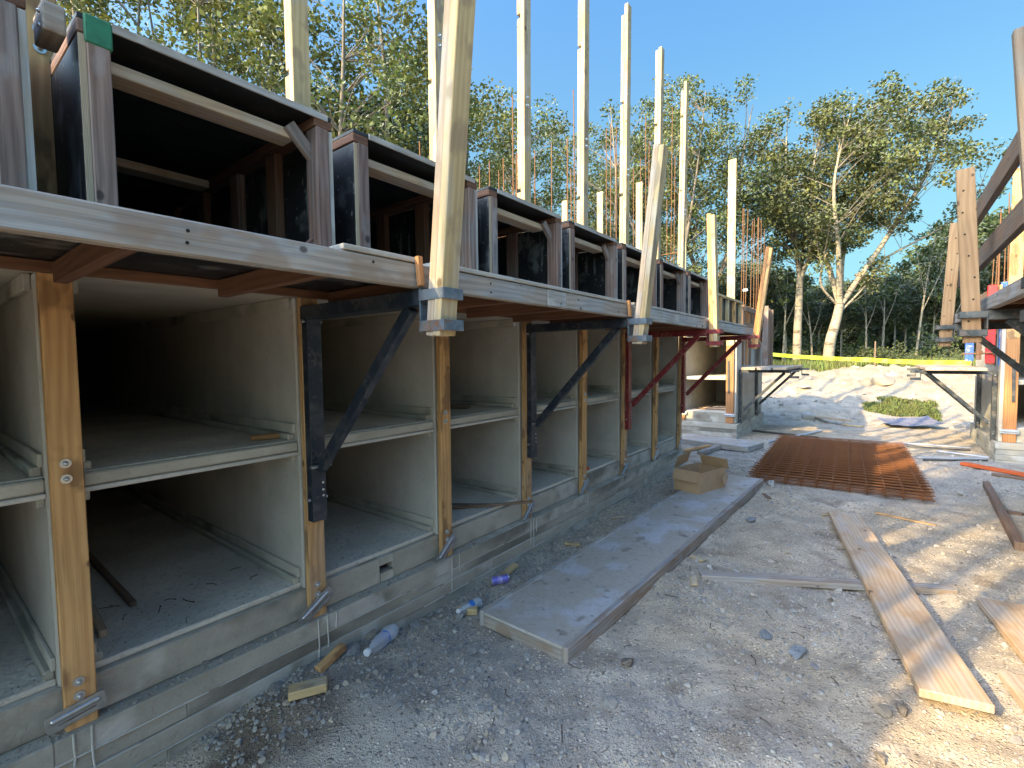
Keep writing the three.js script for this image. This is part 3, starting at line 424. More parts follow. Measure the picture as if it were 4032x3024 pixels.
{ const t = thing('shading_lintel_form', 'timber lintel form placed to shade the far yard, bridging the gap between the long block and the far left block', 'formwork', null, [0.1, 1.72, -8.1]);  // form set across the gap so that its shadow darkens the far yard
  bx(t, 'sheet', M.film, [0.05, 1.74, -6.62], [0.068, 2.28, -9.52], 1); bx(t, 'top_rail', M.pale, [0.03, 2.281, -6.6], [0.13, 2.32, -9.52], 2); bx(t, 'bottom_rail', M.pine, [0.03, 1.701, -6.6], [0.13, 1.739, -9.52], 2);
  for (let q = 0; q < 7; q++) bx(t, 'stud', q % 2 ? M.pine : M.pale, [0.069, 1.74, -6.66 - q * 0.46], [0.128, 2.28, -6.70 - q * 0.46], 1);
 }
// red and blue painted column forms beside the right passage corner
{ const red = mat({ map: paintTex(351, [0.62, 0.018, 0.02], [0.5, 0.2, 0.17], 0.25, 0.05), roughness: 0.45 }), blue = mat({ map: paintTex(355, [0.03, 0.12, 0.42], [0.42, 0.38, 0.34], 0.7, 0.1), roughness: 0.55 });
  const list = [[3.5, 1.15, 2.3, -9.62, red, 'bright red painted form panel at the right passage corner', 0.1], [3.64, 1.12, 2.34, -9.68, blue, 'scuffed blue form panel right of the red one', 0.09], [3.31, 1.18, 1.66, -9.95, blue, 'blue form panel left of the red one', 0.1], [3.41, 1.2, 1.64, -9.9, M.brown, 'brown board between the red and blue form panels', 0.06]];
  for (const [x, y0, y1, z, m, l, w] of list) { const t = thing('form_panel', l, 'form panel', 'painted form panels', [x, y0, z]); part(t, 'panel', cbox(w, y1 - y0, 0.02, 0.004), m, [0, (y1 - y0) / 2, 0]); part(t, 'stiffener', cbox(0.02, y1 - y0 - 0.04, 0.05, 0.003), m, [-w / 2 + 0.012, (y1 - y0) / 2, -0.036]); part(t, 'stiffener', cbox(0.02, y1 - y0 - 0.04, 0.05, 0.003), m, [w / 2 - 0.012, (y1 - y0) / 2, -0.036]); }
  const c = thing('pipe_clamp', 'rusty bar clamp run across the red and blue panels', 'clamp', null, [3.5, 1.3, -9.6]); part(c, 'bar', new THREE.CylinderGeometry(0.011, 0.011, 0.62, 8).rotateZ(Math.PI / 2 + 0.03), M.rust, [0, 0, 0.02]); part(c, 'jaw', cbox(0.07, 0.06, 0.05, 0.005), M.rust, [-0.12, 0.01, 0.02]); part(c, 'jaw', cbox(0.05, 0.06, 0.05, 0.005), M.rust, [0.05, 0, 0.02]);
  const d = thing('timber_crate', 'open-ended pine box form on the right deck beside the blue panel', 'formwork', null, [3.55, 1.68, -6.0]); for (const [a, b] of [[-0.07, 0], [0.07, 0]]) part(d, 'side', cbox(0.025, 0.24, 0.2, 0.003), M.pine, [a, 0.12, 0]); part(d, 'front', cbox(0.112, 0.22, 0.022, 0.003), M.pale, [0, 0.115, 0.085]); part(d, 'top_strip', cbox(0.2, 0.022, 0.22, 0.003, 2), M.orange, [0, 0.253, 0]); }

// ------------------------------------------------------------------ things lying about the yard
const gy = (x, z) => gHeight(x, z);
function lay(name, geo, m, x, z, dy, ry, label, cat, group, tilt = [0, 0]) { const o = single(name, geo, m, label, cat, group); o.position.set(x, gy(x, z) + dy, z); o.rotation.set(tilt[0], ry, tilt[1], 'YXZ'); return o; }
// long plywood form panel
{ const m = mat({ roughness: 0.6, bumpMap: concBump, bumpScale: 0.003, map: makeTex(512, 1024, (u, v) => { const n = fbm(u * 5, v * 20, 401, 5, 5, 20), f = fbm(u * 26, v * 110, 405, 3, 26, 110), s = sstep(0.42, 0.74, n), q = sstep(0.62, 0.75, f), d = sstep(0.72, 0.8, fbm(u * 11, v * 44, 409, 3, 11, 44)); return [0, 1, 2].map((k) => lerp(lerp([0.42, 0.375, 0.31][k], [0.48, 0.475, 0.475][k], s) * (0.85 + 0.3 * f), [0.2, 0.17, 0.14][k], clamp(q * 0.35 + d * 0.6))); }, 0.9, 3.6) });
  const L = 4.33, W = 0.55, t = thing('form_panel', 'long dusty plywood form panel lying along the wall, box on its far end', 'form panel', null, [0.76, GY + 0.0, -3.875]); t.rotation.y = -0.031; t.rotation.x = 0.002;
  part(t, 'face_sheet', cbox(W, 0.016, L, 0.002, 2), m, [0, 0.083, 0]);
  for (const s of [-1, 1]) part(t, 'side_rail', cbox(0.038, 0.092, L + 0.005, 0.005, 2), s > 0 ? M.greyB : M.dusty, [s * (W / 2 + 0.0195), 0.047, 0]);
  for (const s of [-1, 1]) part(t, 'end_rail', cbox(W, 0.07, 0.036, 0.004, 0), M.greyB, [0, 0.038, s * (L / 2 - 0.018)]);
  for (let q = 1; q < 7; q++) part(t, 'joist', cbox(W, 0.065, 0.036, 0.003, 0), M.greyB, [0, 0.037, -L / 2 + q * L / 7]);
  M.sheet = m; }
// cardboard box with open flaps
{ const cm = mat({ roughness: 0.9, map: makeTex(256, 256, (u, v) => { const n = fbm(u * 5, v * 5, 421, 4, 5, 5), f = 0.5 + 0.5 * Math.sin(u * 2 * Math.PI * 60), g = hash(Math.floor(u * 256), Math.floor(v * 256), 3); return [0.40, 0.265, 0.155].map((c) => c * (0.78 + 0.3 * n + 0.05 * f + 0.06 * g)); }, 0.5, 0.5) }), ci = mat({ color: [0.36, 0.25, 0.16], roughness: 0.95 });
  const t = thing('cardboard_box', 'open brown cardboard box with torn flaps on the far end of the panel', 'cardboard box', null, [0.63, GY + 0.092, -5.2]); t.rotation.y = -0.28;
  const w = 0.31, d = 0.5, h = 0.24, th = 0.005, wall = (g, p, r, n = 'wall') => part(t, n, g, cm, p, r);
  wall(cbox(w, h, th, 0.001), [0, h / 2, d / 2]); wall(cbox(w, h * 0.96, th, 0.001), [0, h * 0.48, -d / 2]); wall(cbox(th, h, d - 0.012, 0.001), [w / 2, h / 2 - 0.01, 0], [0.0, 0, -0.03]); wall(cbox(th, h, d - 0.012, 0.001), [-w / 2, h / 2, 0]); part(t, 'bottom', cbox(w, th, d - 0.012, 0.001), ci, [0, 0.003, 0]);
  wall(cbox(w - 0.01, 0.12, th, 0.001), [0.0, h - 0.055, d / 2 + 0.022], [-0.28, 0, 0.02], 'flap');
  wall(cbox(w, 0.15, th, 0.001), [0.06, h + 0.045, -d / 2 + 0.05], [0.55, 0.1, -0.12], 'flap');
  wall(cbox(0.15, th, d * 0.6, 0.001), [-w / 2 - 0.02, h + 0.07, 0.06], [0.1, 0.1, 1.2], 'flap');
  wall(cbox(0.09, th, d * 0.5, 0.001), [w / 2 + 0.03, 0.12, -d / 2 + 0.03], [0.2, 0.4, -1.3], 'flap'); }
// loose boards
const board = (name, w, th, L, m, x, z, ry, label, dy = 0, tilt = [0, 0], group = 'loose boards in the yard') => lay(name, cbox(w, th, L, 0.004, 2), m, x, z, th / 2 + dy, ry, label, 'board', group, tilt);
{ const g = [cbox(0.255, 0.04, 2.66, 0.004, 2)]; const o = single('wide_plank', merge(g), M.plank, 'wide sawn plank lying across the grey stud, half in sunlight', 'plank', 'loose boards in the yard'); o.position.set(2.27, GY + 0.068, -3.72); o.position.y += 0.012; o.rotation.set(0.012, 0.208, 0, 'YXZ');
  const c = lay('stud', cbox(0.089, 0.042, 1.6, 0.004, 2), M.greyB, 1.955, -3.5, 0.032, -1.075, 'grey weathered stud lying under the wide plank', 'board', 'loose boards in the yard'); }
board('wide_plank', 0.26, 0.04, 2.3, M.plank, 3.05, -2.6, 0.15, 'wide sunlit plank cut by the right edge of the view', 0.012);
board('plank', 0.15, 0.04, 1.6, M.plank, 2.96, -2.05, 0.2, 'narrower plank at the lower right edge of the view', 0.01);
board('stud', 0.06, 0.07, 2.42, M.brown, 3.2, -6.3, -0.04, 'dark brown stud on edge near the right side', 0.005);
board('block', 0.06, 0.035, 0.16, M.brown, 3.3, -6.4, 1.2, 'small brown offcut beside the dark stud', 0.0);
board('strip', 0.028, 0.014, 0.47, M.pine, 2.45, -5.5, 1.27, 'thin sunlit pine strip on the gravel past the wide plank', 0.004);
board('strip', 0.03, 0.016, 0.27, M.pale, 1.88, -5.35, -0.55, 'pale sliver of wood between the panel and the wide plank', 0.004);
board('offcut', 0.055, 0.014, 0.12, M.pale, 1.13, -3.46, 1.35, 'yellowish offcut beside the long panel', 0.004);
board('offcut', 0.045, 0.012, 0.11, M.pale, 1.245, -3.0, 0.35, 'whitish chip of wood at the near end of the grey stud', 0.006, [0.1, 0]);
board('offcut', 0.075, 0.038, 0.16, M.pale, 0.244, -0.718, -0.575, 'pale pine offcut on the heap near the wall', 0.008, [0.05, 0.08]);
board('offcut', 0.04, 0.036, 0.17, M.pine, 0.115, -0.91, 0.2, 'orange pine offcut against the footing', 0.02, [0.18, 0.1]);
board('offcut', 0.05, 0.038, 0.125, M.pale, 0.232, -1.775, 2.25, 'square pine offcut before the corner of the long panel', 0.006);
board('offcut', 0.055, 0.02, 0.22, M.pale, 0.118, -2.33, 0.05, 'pale offcut behind the purple can', 0.01, [0.12, 0]);
board('offcut', 0.04, 0.02, 0.13, M.pale, 0.22, -3.08, 1.9, 'offcut beside a twist of paper near the wall', 0.006);
board('offcut', 0.03, 0.018, 0.16, M.plank, 0.23, -3.95, 2.5, 'small offcut between wall and panel', 0.006);
board('offcut', 0.04, 0.012, 0.2, M.brown, 1.25, -5.6, 0.5, 'brown sliver beside the far end of the long panel', 0.004);
board('stud', 0.09, 0.06, 1.0, M.greyB, 0.02, -8.0, -0.13, 'short dark stud before the white panel', 0.01);
board('stud', 0.09, 0.03, 0.9, M.pine, -0.24, -7.9, -0.3, 'flat board beside the short dark stud', 0.006);
board('plank', 0.14, 0.04, 2.0, M.plank, 0.9, -13.15, 0.912, 'plank lying across the yard behind the low deck', 0.0);
board('offcut', 0.12, 0.03, 0.4, M.pale, 1.75, -12.45, 1.1, 'sunlit offcut at the end of the far plank', 0.004);
board('plank', 0.1, 0.04, 0.9, mat({ color: [0.62, 0.12, 0.03], roughness: 0.7 }), 3.52, -8.55, 0.9, 'orange painted plank by the right footing', 0.004);
board('offcut', 0.08, 0.03, 0.4, M.brown, 3.58, -8.2, 1.1, 'brown offcut before the orange plank', 0.004);
{ const t = thing('form_panel', 'white dusted form panel lying in the gap before the far left block', 'form panel', null, [-0.08, GY, -8.62]); t.rotation.y = -0.18; part(t, 'face_sheet', cbox(1.36, 0.016, 0.66, 0.002, 0), M.sheet, [0, 0.083, 0]); for (const s of [-1, 1]) part(t, 'rail', cbox(1.36, 0.072, 0.036, 0.003, 0), M.dusty, [0, 0.038, s * 0.31]); for (const s of [-1, 1]) part(t, 'end_rail', cbox(0.036, 0.072, 0.58, 0.003, 2), M.dusty, [s * 0.66, 0.038, 0]); }
// scraps inside the crypts
function inC(name, geo, m, pos, rot, label, cat, group) { const o = single(name, geo, m, label, cat, group); o.position.set(...pos); o.rotation.set(...rot); return o; }
inC('wood_block', cbox(0.034, 0.024, 0.19, 0.002, 2), M.orange, [-0.2, 0.927, -0.81], [0, -0.32, 0], 'orange wood offcut at the front of the near upper shelf', 'offcut');
inC('batten', cbox(0.026, 0.024, 0.95, 0.002, 2), M.brown, [-0.95, 0.187, -0.286], [0, Math.PI / 2 - 0.02, 0], 'brown batten lying deep in the near lower crypt', 'batten', 'battens in the near lower crypt');
inC('batten', cbox(0.03, 0.03, 0.32, 0.002, 2), M.plank, [-0.43, 0.19, -0.135], [0, Math.PI / 2 - 0.07, 0], 'short batten beside the first strongback in the near lower crypt', 'batten', 'battens in the near lower crypt');
inC('batten', cbox(0.018, 0.018, 0.62, 0.002, 2), M.brown, [-0.075, 0.195, -2.4], [0.02, -0.75, 0], 'thin stick slanting across the third lower crypt', 'stick', 'sticks in the third lower crypt');
inC('batten', cbox(0.016, 0.014, 0.5, 0.002, 2), M.brown, [-0.2, 0.186, -2.36], [0, -0.98, 0], 'second thin stick under the slanting one in the third lower crypt', 'stick', 'sticks in the third lower crypt');
inC('batten', cbox(0.05, 0.03, 0.5, 0.003, 2), M.brown, [-0.55, 0.93, -2.3], [0, -0.9, 0], 'dark batten on the third upper shelf', 'batten');
inC('brick_scrap', cbox(0.045, 0.03, 0.13, 0.004, 2), mat({ color: [0.65, 0.13, 0.04], roughness: 0.8 }), [-0.12, 0.19, -3.86], [0, -0.6, 0], 'orange ended offcut in the fifth lower crypt', 'offcut');
for (let i = 0; i < 5; i++) inC('batten', cbox(0.03, 0.02, 0.5 + 0.2 * R(), 0.002, 2), i % 2 ? M.plank : M.brown, [-0.55 + 0.1 * i, 0.226 + 0.012 * i, -9.9 - 0.05 * i], [0, 1.2 + 0.5 * R(), 0], 'broken batten in a pile in the far left lower crypt', 'batten', 'batten pile in the far left crypt');
// plastic bottles and a can
function lathe(pts, seg = 20) { return new THREE.LatheGeometry(pts.map(([r, y]) => new THREE.Vector2(r, y)), seg); }
{ const pet = mat({ color: [0.80, 0.85, 0.90], roughness: 0.2, transmission: 0.55, thickness: 0, ior: 1.3, side: THREE.DoubleSide }), lab = mat({ color: [0.03, 0.2, 0.62], roughness: 0.4, map: scuff(431, [0.9, 0.9, 0.9], [1, 1, 1], 0.6) }), cap = mat({ color: [0.8, 0.82, 0.85], roughness: 0.4 });
  const prof = [[0.001, 0], [0.026, 0.001], [0.031, 0.008], [0.031, 0.03], [0.029, 0.034], [0.031, 0.04], [0.031, 0.06], [0.029, 0.064], [0.031, 0.07], [0.031, 0.125], [0.024, 0.155], [0.0135, 0.178], [0.0125, 0.19]];
  const crush = (g, s) => { const p = g.attributes.position; for (let i = 0; i < p.count; i++) { const x = p.getX(i), y = p.getY(i), z = p.getZ(i), n = fbm(x * 40 + 5, y * 26 + s, s, 2) - 0.5, a = Math.atan2(z, x); p.setXYZ(i, x * (1 + 0.5 * n), y, z * (1 + 0.55 * n) * (1 - 0.25 * sstep(0.03, 0.09, y) * (Math.cos(a * 2 + s) * 0.5 + 0.5))); } g.computeVertexNormals(); return g; };
  const mk = (label, x, z, ry, s, dy) => { const t = thing('plastic_bottle', label, 'bottle', 'crushed bottles', [x, gy(x, z) + dy, z]); t.rotation.set(0.1, ry, Math.PI / 2 - 0.08, 'YXZ'); part(t, 'body', crush(lathe(prof, 28), s), pet); part(t, 'label', crush(lathe([[0.0318, 0.072], [0.0322, 0.09], [0.0318, 0.112]], 28), s), lab); part(t, 'cap', new THREE.CylinderGeometry(0.0145, 0.0145, 0.014, 16), cap, [0, 0.193, 0]); return t; };
  mk('crushed clear bottle with blue label on the heap against the footing', 0.1, -1.31, 1.9, 3, 0.042).scale.setScalar(1.3);
  mk('clear bottle with blue label leaning by the corner of the long panel', 0.226, -1.9, -1.62 + Math.PI, 8, 0.035);
  const al = mat({ color: [0.72, 0.72, 0.74], roughness: 0.3, metalness: 0.9 }), pr = mat({ roughness: 0.32, metalness: 0.35, map: makeTex(256, 128, (u, v) => { const a = sstep(0.32, 0.36, v) * (1 - sstep(0.60, 0.64, v)), w = fbm(u * 14, v * 10, 441, 3, 14, 10) > 0.58 ? 1 : 0; return [0, 1, 2].map((k) => lerp([0.22, 0.2, 0.62][k], [0.52, 0.46, 0.72][k], a * (0.5 + 0.5 * w))); }, 1, 1) });
  const t = thing('drink_can', 'purple drink can lying beside the footing', 'can', null, [0.17, gy(0.17, -2.17) + 0.032, -2.17]); t.rotation.set(0, 0.95, -Math.PI / 2 + 0.05, 'YXZ');
  part(t, 'body', new THREE.CylinderGeometry(0.029, 0.029, 0.115, 24, 1, true), pr); part(t, 'top', lathe([[0.029, 0.0575], [0.025, 0.066], [0.0245, 0.069], [0.022, 0.069], [0.021, 0.064], [0.0005, 0.064]]), al); part(t, 'base', lathe([[0.029, -0.0575], [0.024, -0.065], [0.018, -0.066], [0.0005, -0.059]]), al); }
// mat of stacked reinforcing mesh
{ const cross = new THREE.CylinderGeometry(0.005, 0.005, 1.78, 5).rotateZ(Math.PI / 2), long = new THREE.CylinderGeometry(0.005, 0.005, 3.5, 5).rotateX(Math.PI / 2), bright = mat({ roughness: 0.9, map: makeTex(64, 128, (u, v) => { const n = fbm(u * 6, v * 14, 447, 4, 6, 14); return [lerp(0.13, 0.28, n), lerp(0.05, 0.11, n), lerp(0.02, 0.036, n)]; }, 0.1, 0.5) });
  const where = ['topmost', 'second', 'third', 'fourth', 'fifth', 'sixth', 'seventh', 'lowest'];
  for (let s = 0; s < 8; s++) { const t = thing('mesh_sheet', 'rusty steel mesh sheet on the yard, ' + where[s] + ' of the stack', 'steel mesh', 'stacked mesh sheets', [1.74 + (R() - 0.5) * 0.035, GY + 0.122 - s * 0.0145, -7.98 + (R() - 0.5) * 0.04]); t.rotation.set((R() - 0.5) * 0.005, 0.045 + (R() - 0.5) * 0.012, (R() - 0.5) * 0.006);
    for (let i = 0; i < 24; i++) part(t, 'cross_wire', cross, bright, [(R() - 0.5) * 0.02, 0.0042, -1.725 + i * 0.15]); for (let i = 0; i < 11; i++) part(t, 'long_wire', long, bright, [-0.8 + i * 0.16, -0.0042, (R() - 0.5) * 0.02]); }
  for (let i = 0; i < 6; i++) { const x = 1.2 + i * 0.17, o = single('wire_loop', tubeGeo([[0, 0, 0], [0.02, 0.012, 0.22], [0.07, 0.015, 0.4], [0.16, 0.012, 0.5]], 0.0028, 14, 5), bright, 'bent rusty wire loop on top of the mesh stack', 'wire', 'wire loops on the mesh stack'); o.position.set(x, GY + 0.134, -8.9 + 0.05 * i); } }
// pipes and rods
const rod = (name, m, r, a, b, label, group) => { const A = new THREE.Vector3(a[0], gy(...a) + r + 0.004, a[1]), B = new THREE.Vector3(b[0], gy(...b) + r + 0.004, b[1]), L = A.distanceTo(B), o = single(name, new THREE.CylinderGeometry(r, r, L, 10), m, label, 'rod', group); o.position.copy(A).add(B).multiplyScalar(0.5); o.quaternion.setFromUnitVectors(new THREE.Vector3(0, 1, 0), B.sub(A).normalize()); };
const alum = mat({ color: [0.55, 0.57, 0.6], roughness: 0.45, metalness: 0.6 });
rod('pipe', alum, 0.022, [0.62, -9.35], [1.28, -11.2], 'light grey pipe lying behind the mesh stack', 'pipes and rods');
rod('pipe', M.steelGrey, 0.02, [0.1, -10.7], [1.31, -10.3], 'dark pipe running out from the far left footing', 'pipes and rods');
rod('rod', alum, 0.014, [2.36, -10.4], [3.42, -10.5], 'farthest of the steel rods by the right footing', 'pipes and rods');
rod('rod', M.steelGrey, 0.012, [2.6, -10.15], [3.4, -10.3], 'dark rod beside the farthest steel rod', 'pipes and rods');
rod('rod', alum, 0.016, [2.98, -9.97], [3.55, -9.7], 'short steel rod by the right footing corner', 'pipes and rods');
rod('rod', alum, 0.016, [2.69, -9.05], [3.5, -9.5], 'nearest steel rod by the right footing', 'pipes and rods');
rod('rod', M.steelGrey, 0.012, [2.75, -8.9], [3.48, -9.3], 'thin dark rod next to the nearest steel rod', 'pipes and rods');
// blue sheet and timber at the foot of the bank
{ const g = new THREE.PlaneGeometry(0.95, 0.62, 24, 16).rotateX(-Math.PI / 2), p = g.attributes.position; for (let i = 0; i < p.count; i++) { const x = p.getX(i), z = p.getZ(i); p.setY(i, 0.1 * (x * x * 1.6 + z * z * 2.4) + 0.05 * (fbm(x * 5, z * 5, 3, 3) - 0.4)); } g.computeVertexNormals(); const o = single('tarp', g, mat({ map: scuff(451, [0.17, 0.18, 0.24], [0.36, 0.31, 0.25], 0.8), roughness: 0.5, side: THREE.DoubleSide }), 'crumpled blue grey sheet at the foot of the bank', 'tarp'); o.position.set(2.72, gy(2.72, -12.9) + 0.08, -12.9); o.rotation.y = 0.4; o.rotation.x = 0.14; }
// caution tape on stakes
{ const tp = mat({ color: [0.72, 0.80, 0.02], roughness: 0.45, side: THREE.DoubleSide }), pts = [[-2.4, 1.42], [-1.2, 1.27], [0.0, 1.17], [1.0, 1.10], [1.95, 1.06]], pts2 = [[1.95, 1.04], [2.8, 0.99], [3.7, 0.94], [4.9, 0.92]];
  const ribbon = (P2, z, w) => { const c = new THREE.CatmullRomCurve3(P2.map(([x, y]) => new THREE.Vector3(x, y, z))), n = 40, pos = [], idx = [], uv = []; for (let i = 0; i <= n; i++) { const q = c.getPoint(i / n); pos.push(q.x, q.y + w / 2, q.z + 0.015 * Math.sin(i), q.x, q.y - w / 2, q.z - 0.012 * Math.sin(i * 0.8)); uv.push(i, 0, i, 1); if (i < n) idx.push(2 * i, 2 * i + 1, 2 * i + 2, 2 * i + 2, 2 * i + 1, 2 * i + 3); } const g = new THREE.BufferGeometry(); g.setAttribute('position', new THREE.Float32BufferAttribute(pos, 3)); g.setAttribute('uv', new THREE.Float32BufferAttribute(uv, 2)); g.setIndex(idx); g.computeVertexNormals(); return g; };
  single('caution_tape', ribbon(pts, -25, 0.16), tp, 'yellow caution tape stretched along the trees, left length', 'caution tape', 'caution tape lengths'); single('caution_tape', ribbon(pts2, -25.02, 0.16), tp, 'yellow caution tape stretched along the trees, right length', 'caution tape', 'caution tape lengths');
  for (const [x, l] of [[-2.4, 'left'], [1.95, 'middle'], [4.9, 'right']]) { const y = gy(x, -25), o = single('tape_stake', cbox(0.05, 1.5 - y * 0.5, 0.05, 0.004), M.brown, l + ' stake holding the yellow tape', 'stake', 'tape stakes'); o.position.set(x, y + 0.5, -25.04); } }

// ------------------------------------------------------------------ stones, gravel, nails
function stoneGeo(seed, det = 1) { const r = rng(seed), g = new THREE.IcosahedronGeometry(1, det), p = g.attributes.position, s = [0.75 + 0.5 * r(), 0.5 + 0.35 * r(), 0.7 + 0.5 * r()], cut = []; for (let i = 0; i < 7; i++) { const v = new THREE.Vector3(r() - 0.5, r() - 0.5, r() - 0.5).normalize(); cut.push([v, 0.42 + 0.35 * r()]); }
  const v = new THREE.Vector3(); for (let i = 0; i < p.count; i++) { v.fromBufferAttribute(p, i); for (const [n, d] of cut) { const q = v.dot(n); if (q > d) v.addScaledVector(n, d - q); } p.setXYZ(i, v.x * s[0], v.y * s[1], v.z * s[2]); } g.computeVertexNormals(); return g; }
{ const geos = [0, 1, 2, 3].map((i) => stoneGeo(500 + i, 1)), m = mat({ color: [1, 1, 1], roughness: 0.92, map: concTex(95, [1, 1, 1], [0.72, 0.72, 0.72]) }), r = rng(901), A = [[], [], [], []];
  const D = new THREE.Object3D(), col = new THREE.Color();
  const put = (x, z, s, y, tone) => { D.position.set(x, (y ?? gHeight(x, z)) + s * 0.18, z); D.rotation.set(r() * 0.7, r() * 6.3, r() * 0.7); D.scale.set(s, s * (0.5 + 0.4 * r()), s); D.updateMatrix(); const b = tone ?? r(), c = b < 0.5 ? [0.38, 0.355, 0.315] : b < 0.8 ? [0.45, 0.385, 0.30] : b < 0.93 ? [0.26, 0.25, 0.24] : [0.50, 0.47, 0.41], k = 0.72 + 0.45 * r(); A[Math.floor(r() * 4)].push([D.matrix.clone(), c.map((v) => v * k)]); };
  for (let i = 0; i < 52000; i++) { const z = -0.9 - 8.5 * Math.pow(r(), 1.5), x = 0.05 + 3.55 * r(); if (fbm(x * 1.4, z * 1.4, 911, 3) + 0.25 * (r() - 0.5) < 0.47) continue; put(x, z, 0.0028 + 0.0085 * Math.pow(r(), 3)); }
  for (let i = 0; i < 5200; i++) { const z = -0.9 - 9 * Math.pow(r(), 1.3), x = 0.05 + 3.55 * r(); if (fbm(x * 1.1, z * 1.1, 915, 3) < 0.46) continue; put(x, z, 0.009 + 0.014 * Math.pow(r(), 3)); }
  for (let i = 0; i < 9000; i++) { const z = -0.35 - 6.2 * r(), x = 0.03 + 0.45 * Math.pow(r(), 1.8); put(x, z, 0.0035 + 0.012 * Math.pow(r(), 3), undefined, r() * 0.93); }     // crushed stone along the footing
  for (let i = 0; i < 2600; i++) { const z = 0.3 - 6.7 * r(); if (fbm(z * 2.2, 3, 921, 2) < 0.42) continue; put(-0.04 + 0.055 * r(), z, 0.002 + 0.0065 * Math.pow(r(), 3), 0.0, r()); }      // grit on the ledge
  for (let i = 0; i < 1500; i++) { const k = Math.floor(r() * 8) - 1, z = -(k + 0.08 + 0.84 * r()) * P; put(-0.09 - 0.9 * Math.pow(r(), 2), z, 0.0015 + 0.005 * Math.pow(r(), 3), 0.175, r()); }
  for (let i = 0; i < 900; i++) { const z = -12.5 - 8 * r(), x = -3 + 9 * r(); put(x, z, 0.015 + 0.06 * Math.pow(r(), 4)); }
  A.forEach((L, i) => { const o = new THREE.InstancedMesh(geos[i], m, L.length); L.forEach(([M4, c], j) => { o.setMatrixAt(j, M4); o.setColorAt(j, col.setRGB(...c)); }); shade(o); o.name = numbered('gravel'); tag(o, 'loose grey and tan crushed stone strewn over the yard', null, null, 'stuff'); o.userData.category = 'gravel'; scene.add(o); });
  const rocks = [[0.104, -1.03, 0.055, 0, 'rough pale lump of concrete beside the orange offcut'], [1.255, -1.882, 0.042, 1, 'brown rock near the corner of the long panel'], [1.323, -1.54, 0.034, 2, 'small pale rock in the middle foreground'], [1.932, -2.534, 0.05, 3, 'blue grey rock left of the wide plank'], [2.288, -2.243, 0.045, 0, 'tan rock at the edge of the sunlight'], [2.36, -2.3, 0.04, 1, 'dark rock touching the tan rock'], [2.284, -1.934, 0.028, 2, 'oval rock at the bottom edge in sunlight'], [1.765, -2.598, 0.04, 3, 'flat grey stone left of the blue grey rock'], [2.022, -3.277, 0.024, 0, 'small dark rock beside the wide plank'], [0.225, -1.72, 0.05, 1, 'grey concrete lump behind the square offcut'], [0.02, -1.2, 0.06, 2, 'tan lump of mortar stuck against the footing'], [0.06, -0.66, 0.03, 3, 'long upright stone leaning on the footing'], [1.28, -4.6, 0.05, 0, 'flat stone beside the long panel'], [1.2, -6.15, 0.07, 1, 'pale flat rock at the far end of the long panel'], [2.98, -6.9, 0.06, 2, 'white rock right of the mesh stack'], [2.3, -17.3, 0.4, 3, 'large boulder on the sunlit bank'], [0.9, -12.9, 0.22, 0, 'rounded rock beside the far plank'], [2.55, -18.6, 0.22, 1, 'rock near the crest of the bank'], [0.4, -16.5, 0.16, 2, 'stone halfway up the shaded bank'], [-0.04, -0.41, 0.022, 3, 'crumb of white mortar on the ledge']];
  const rockTex = concTex(96, [1, 1, 1], [0.6, 0.6, 0.6]), cols = [[0.44, 0.43, 0.41], [0.34, 0.28, 0.22], [0.56, 0.53, 0.48], [0.36, 0.39, 0.42], [0.5, 0.42, 0.32]];
  rocks.forEach(([x, z, s, q, l], i) => { const o = single('rock', stoneGeo(700 + i, 2), mat({ color: cols[[0, 1, 2, 3, 4, 1, 4, 3, 1, 0, 4, 0, 3, 2, 2, 4, 2, 4, 2, 2][i]], roughness: 0.95, map: rockTex, bumpMap: concBump, bumpScale: 0.02 }), l, 'rock', 'single rocks'); o.position.set(x, (i === 19 ? 0.0 : gHeight(x, z)) + s * 0.3, z); o.scale.set(s, s * 0.75, s); o.rotation.set(0.3 * r(), 6.3 * r(), 0.3 * r()); });
  const nail = [tubeGeo([[-0.04, 0, 0], [0, 0.001, 0], [0.04, 0, 0]], 0.0021, 4, 5), tubeGeo([[-0.04, 0, 0], [0.0, 0.002, 0.004], [0.035, 0.001, 0.022]], 0.0021, 6, 5), tubeGeo([[-0.035, 0, 0], [0.01, 0.002, -0.006], [0.02, 0.001, -0.03]], 0.0021, 6, 5)].map((g) => merge([g, new THREE.CylinderGeometry(0.0045, 0.0045, 0.002, 7).rotateZ(Math.PI / 2).translate(-0.04, 0, 0)]));
  for (let i = 0; i < 70; i++) { const z = -0.95 - 3.4 * Math.pow(r(), 1.2), x = 0.5 + 2.0 * r(); const o = single('nail', nail[i % 3], M.rustNail, 'bent rusty nail lying on the gravel yard', 'nail', 'nails scattered over the yard'); o.position.set(x, gHeight(x, z) + 0.004, z); o.rotation.set(0, r() * 6.3, 0); o.scale.setScalar(0.5 + 0.6 * r()); }
  for (let i = 0; i < 11; i++) { const x = -0.12 - 0.5 * r(), z = -0.12 - 0.66 * r(); const o = single('nail', nail[i % 3], M.rustNail, 'rusty nail on the dusty floor of the near lower crypt', 'nail', 'nails on the crypt floor'); o.position.set(x, 0.178, z); o.rotation.y = r() * 6.3; o.scale.setScalar(0.6 + 0.4 * r()); } }

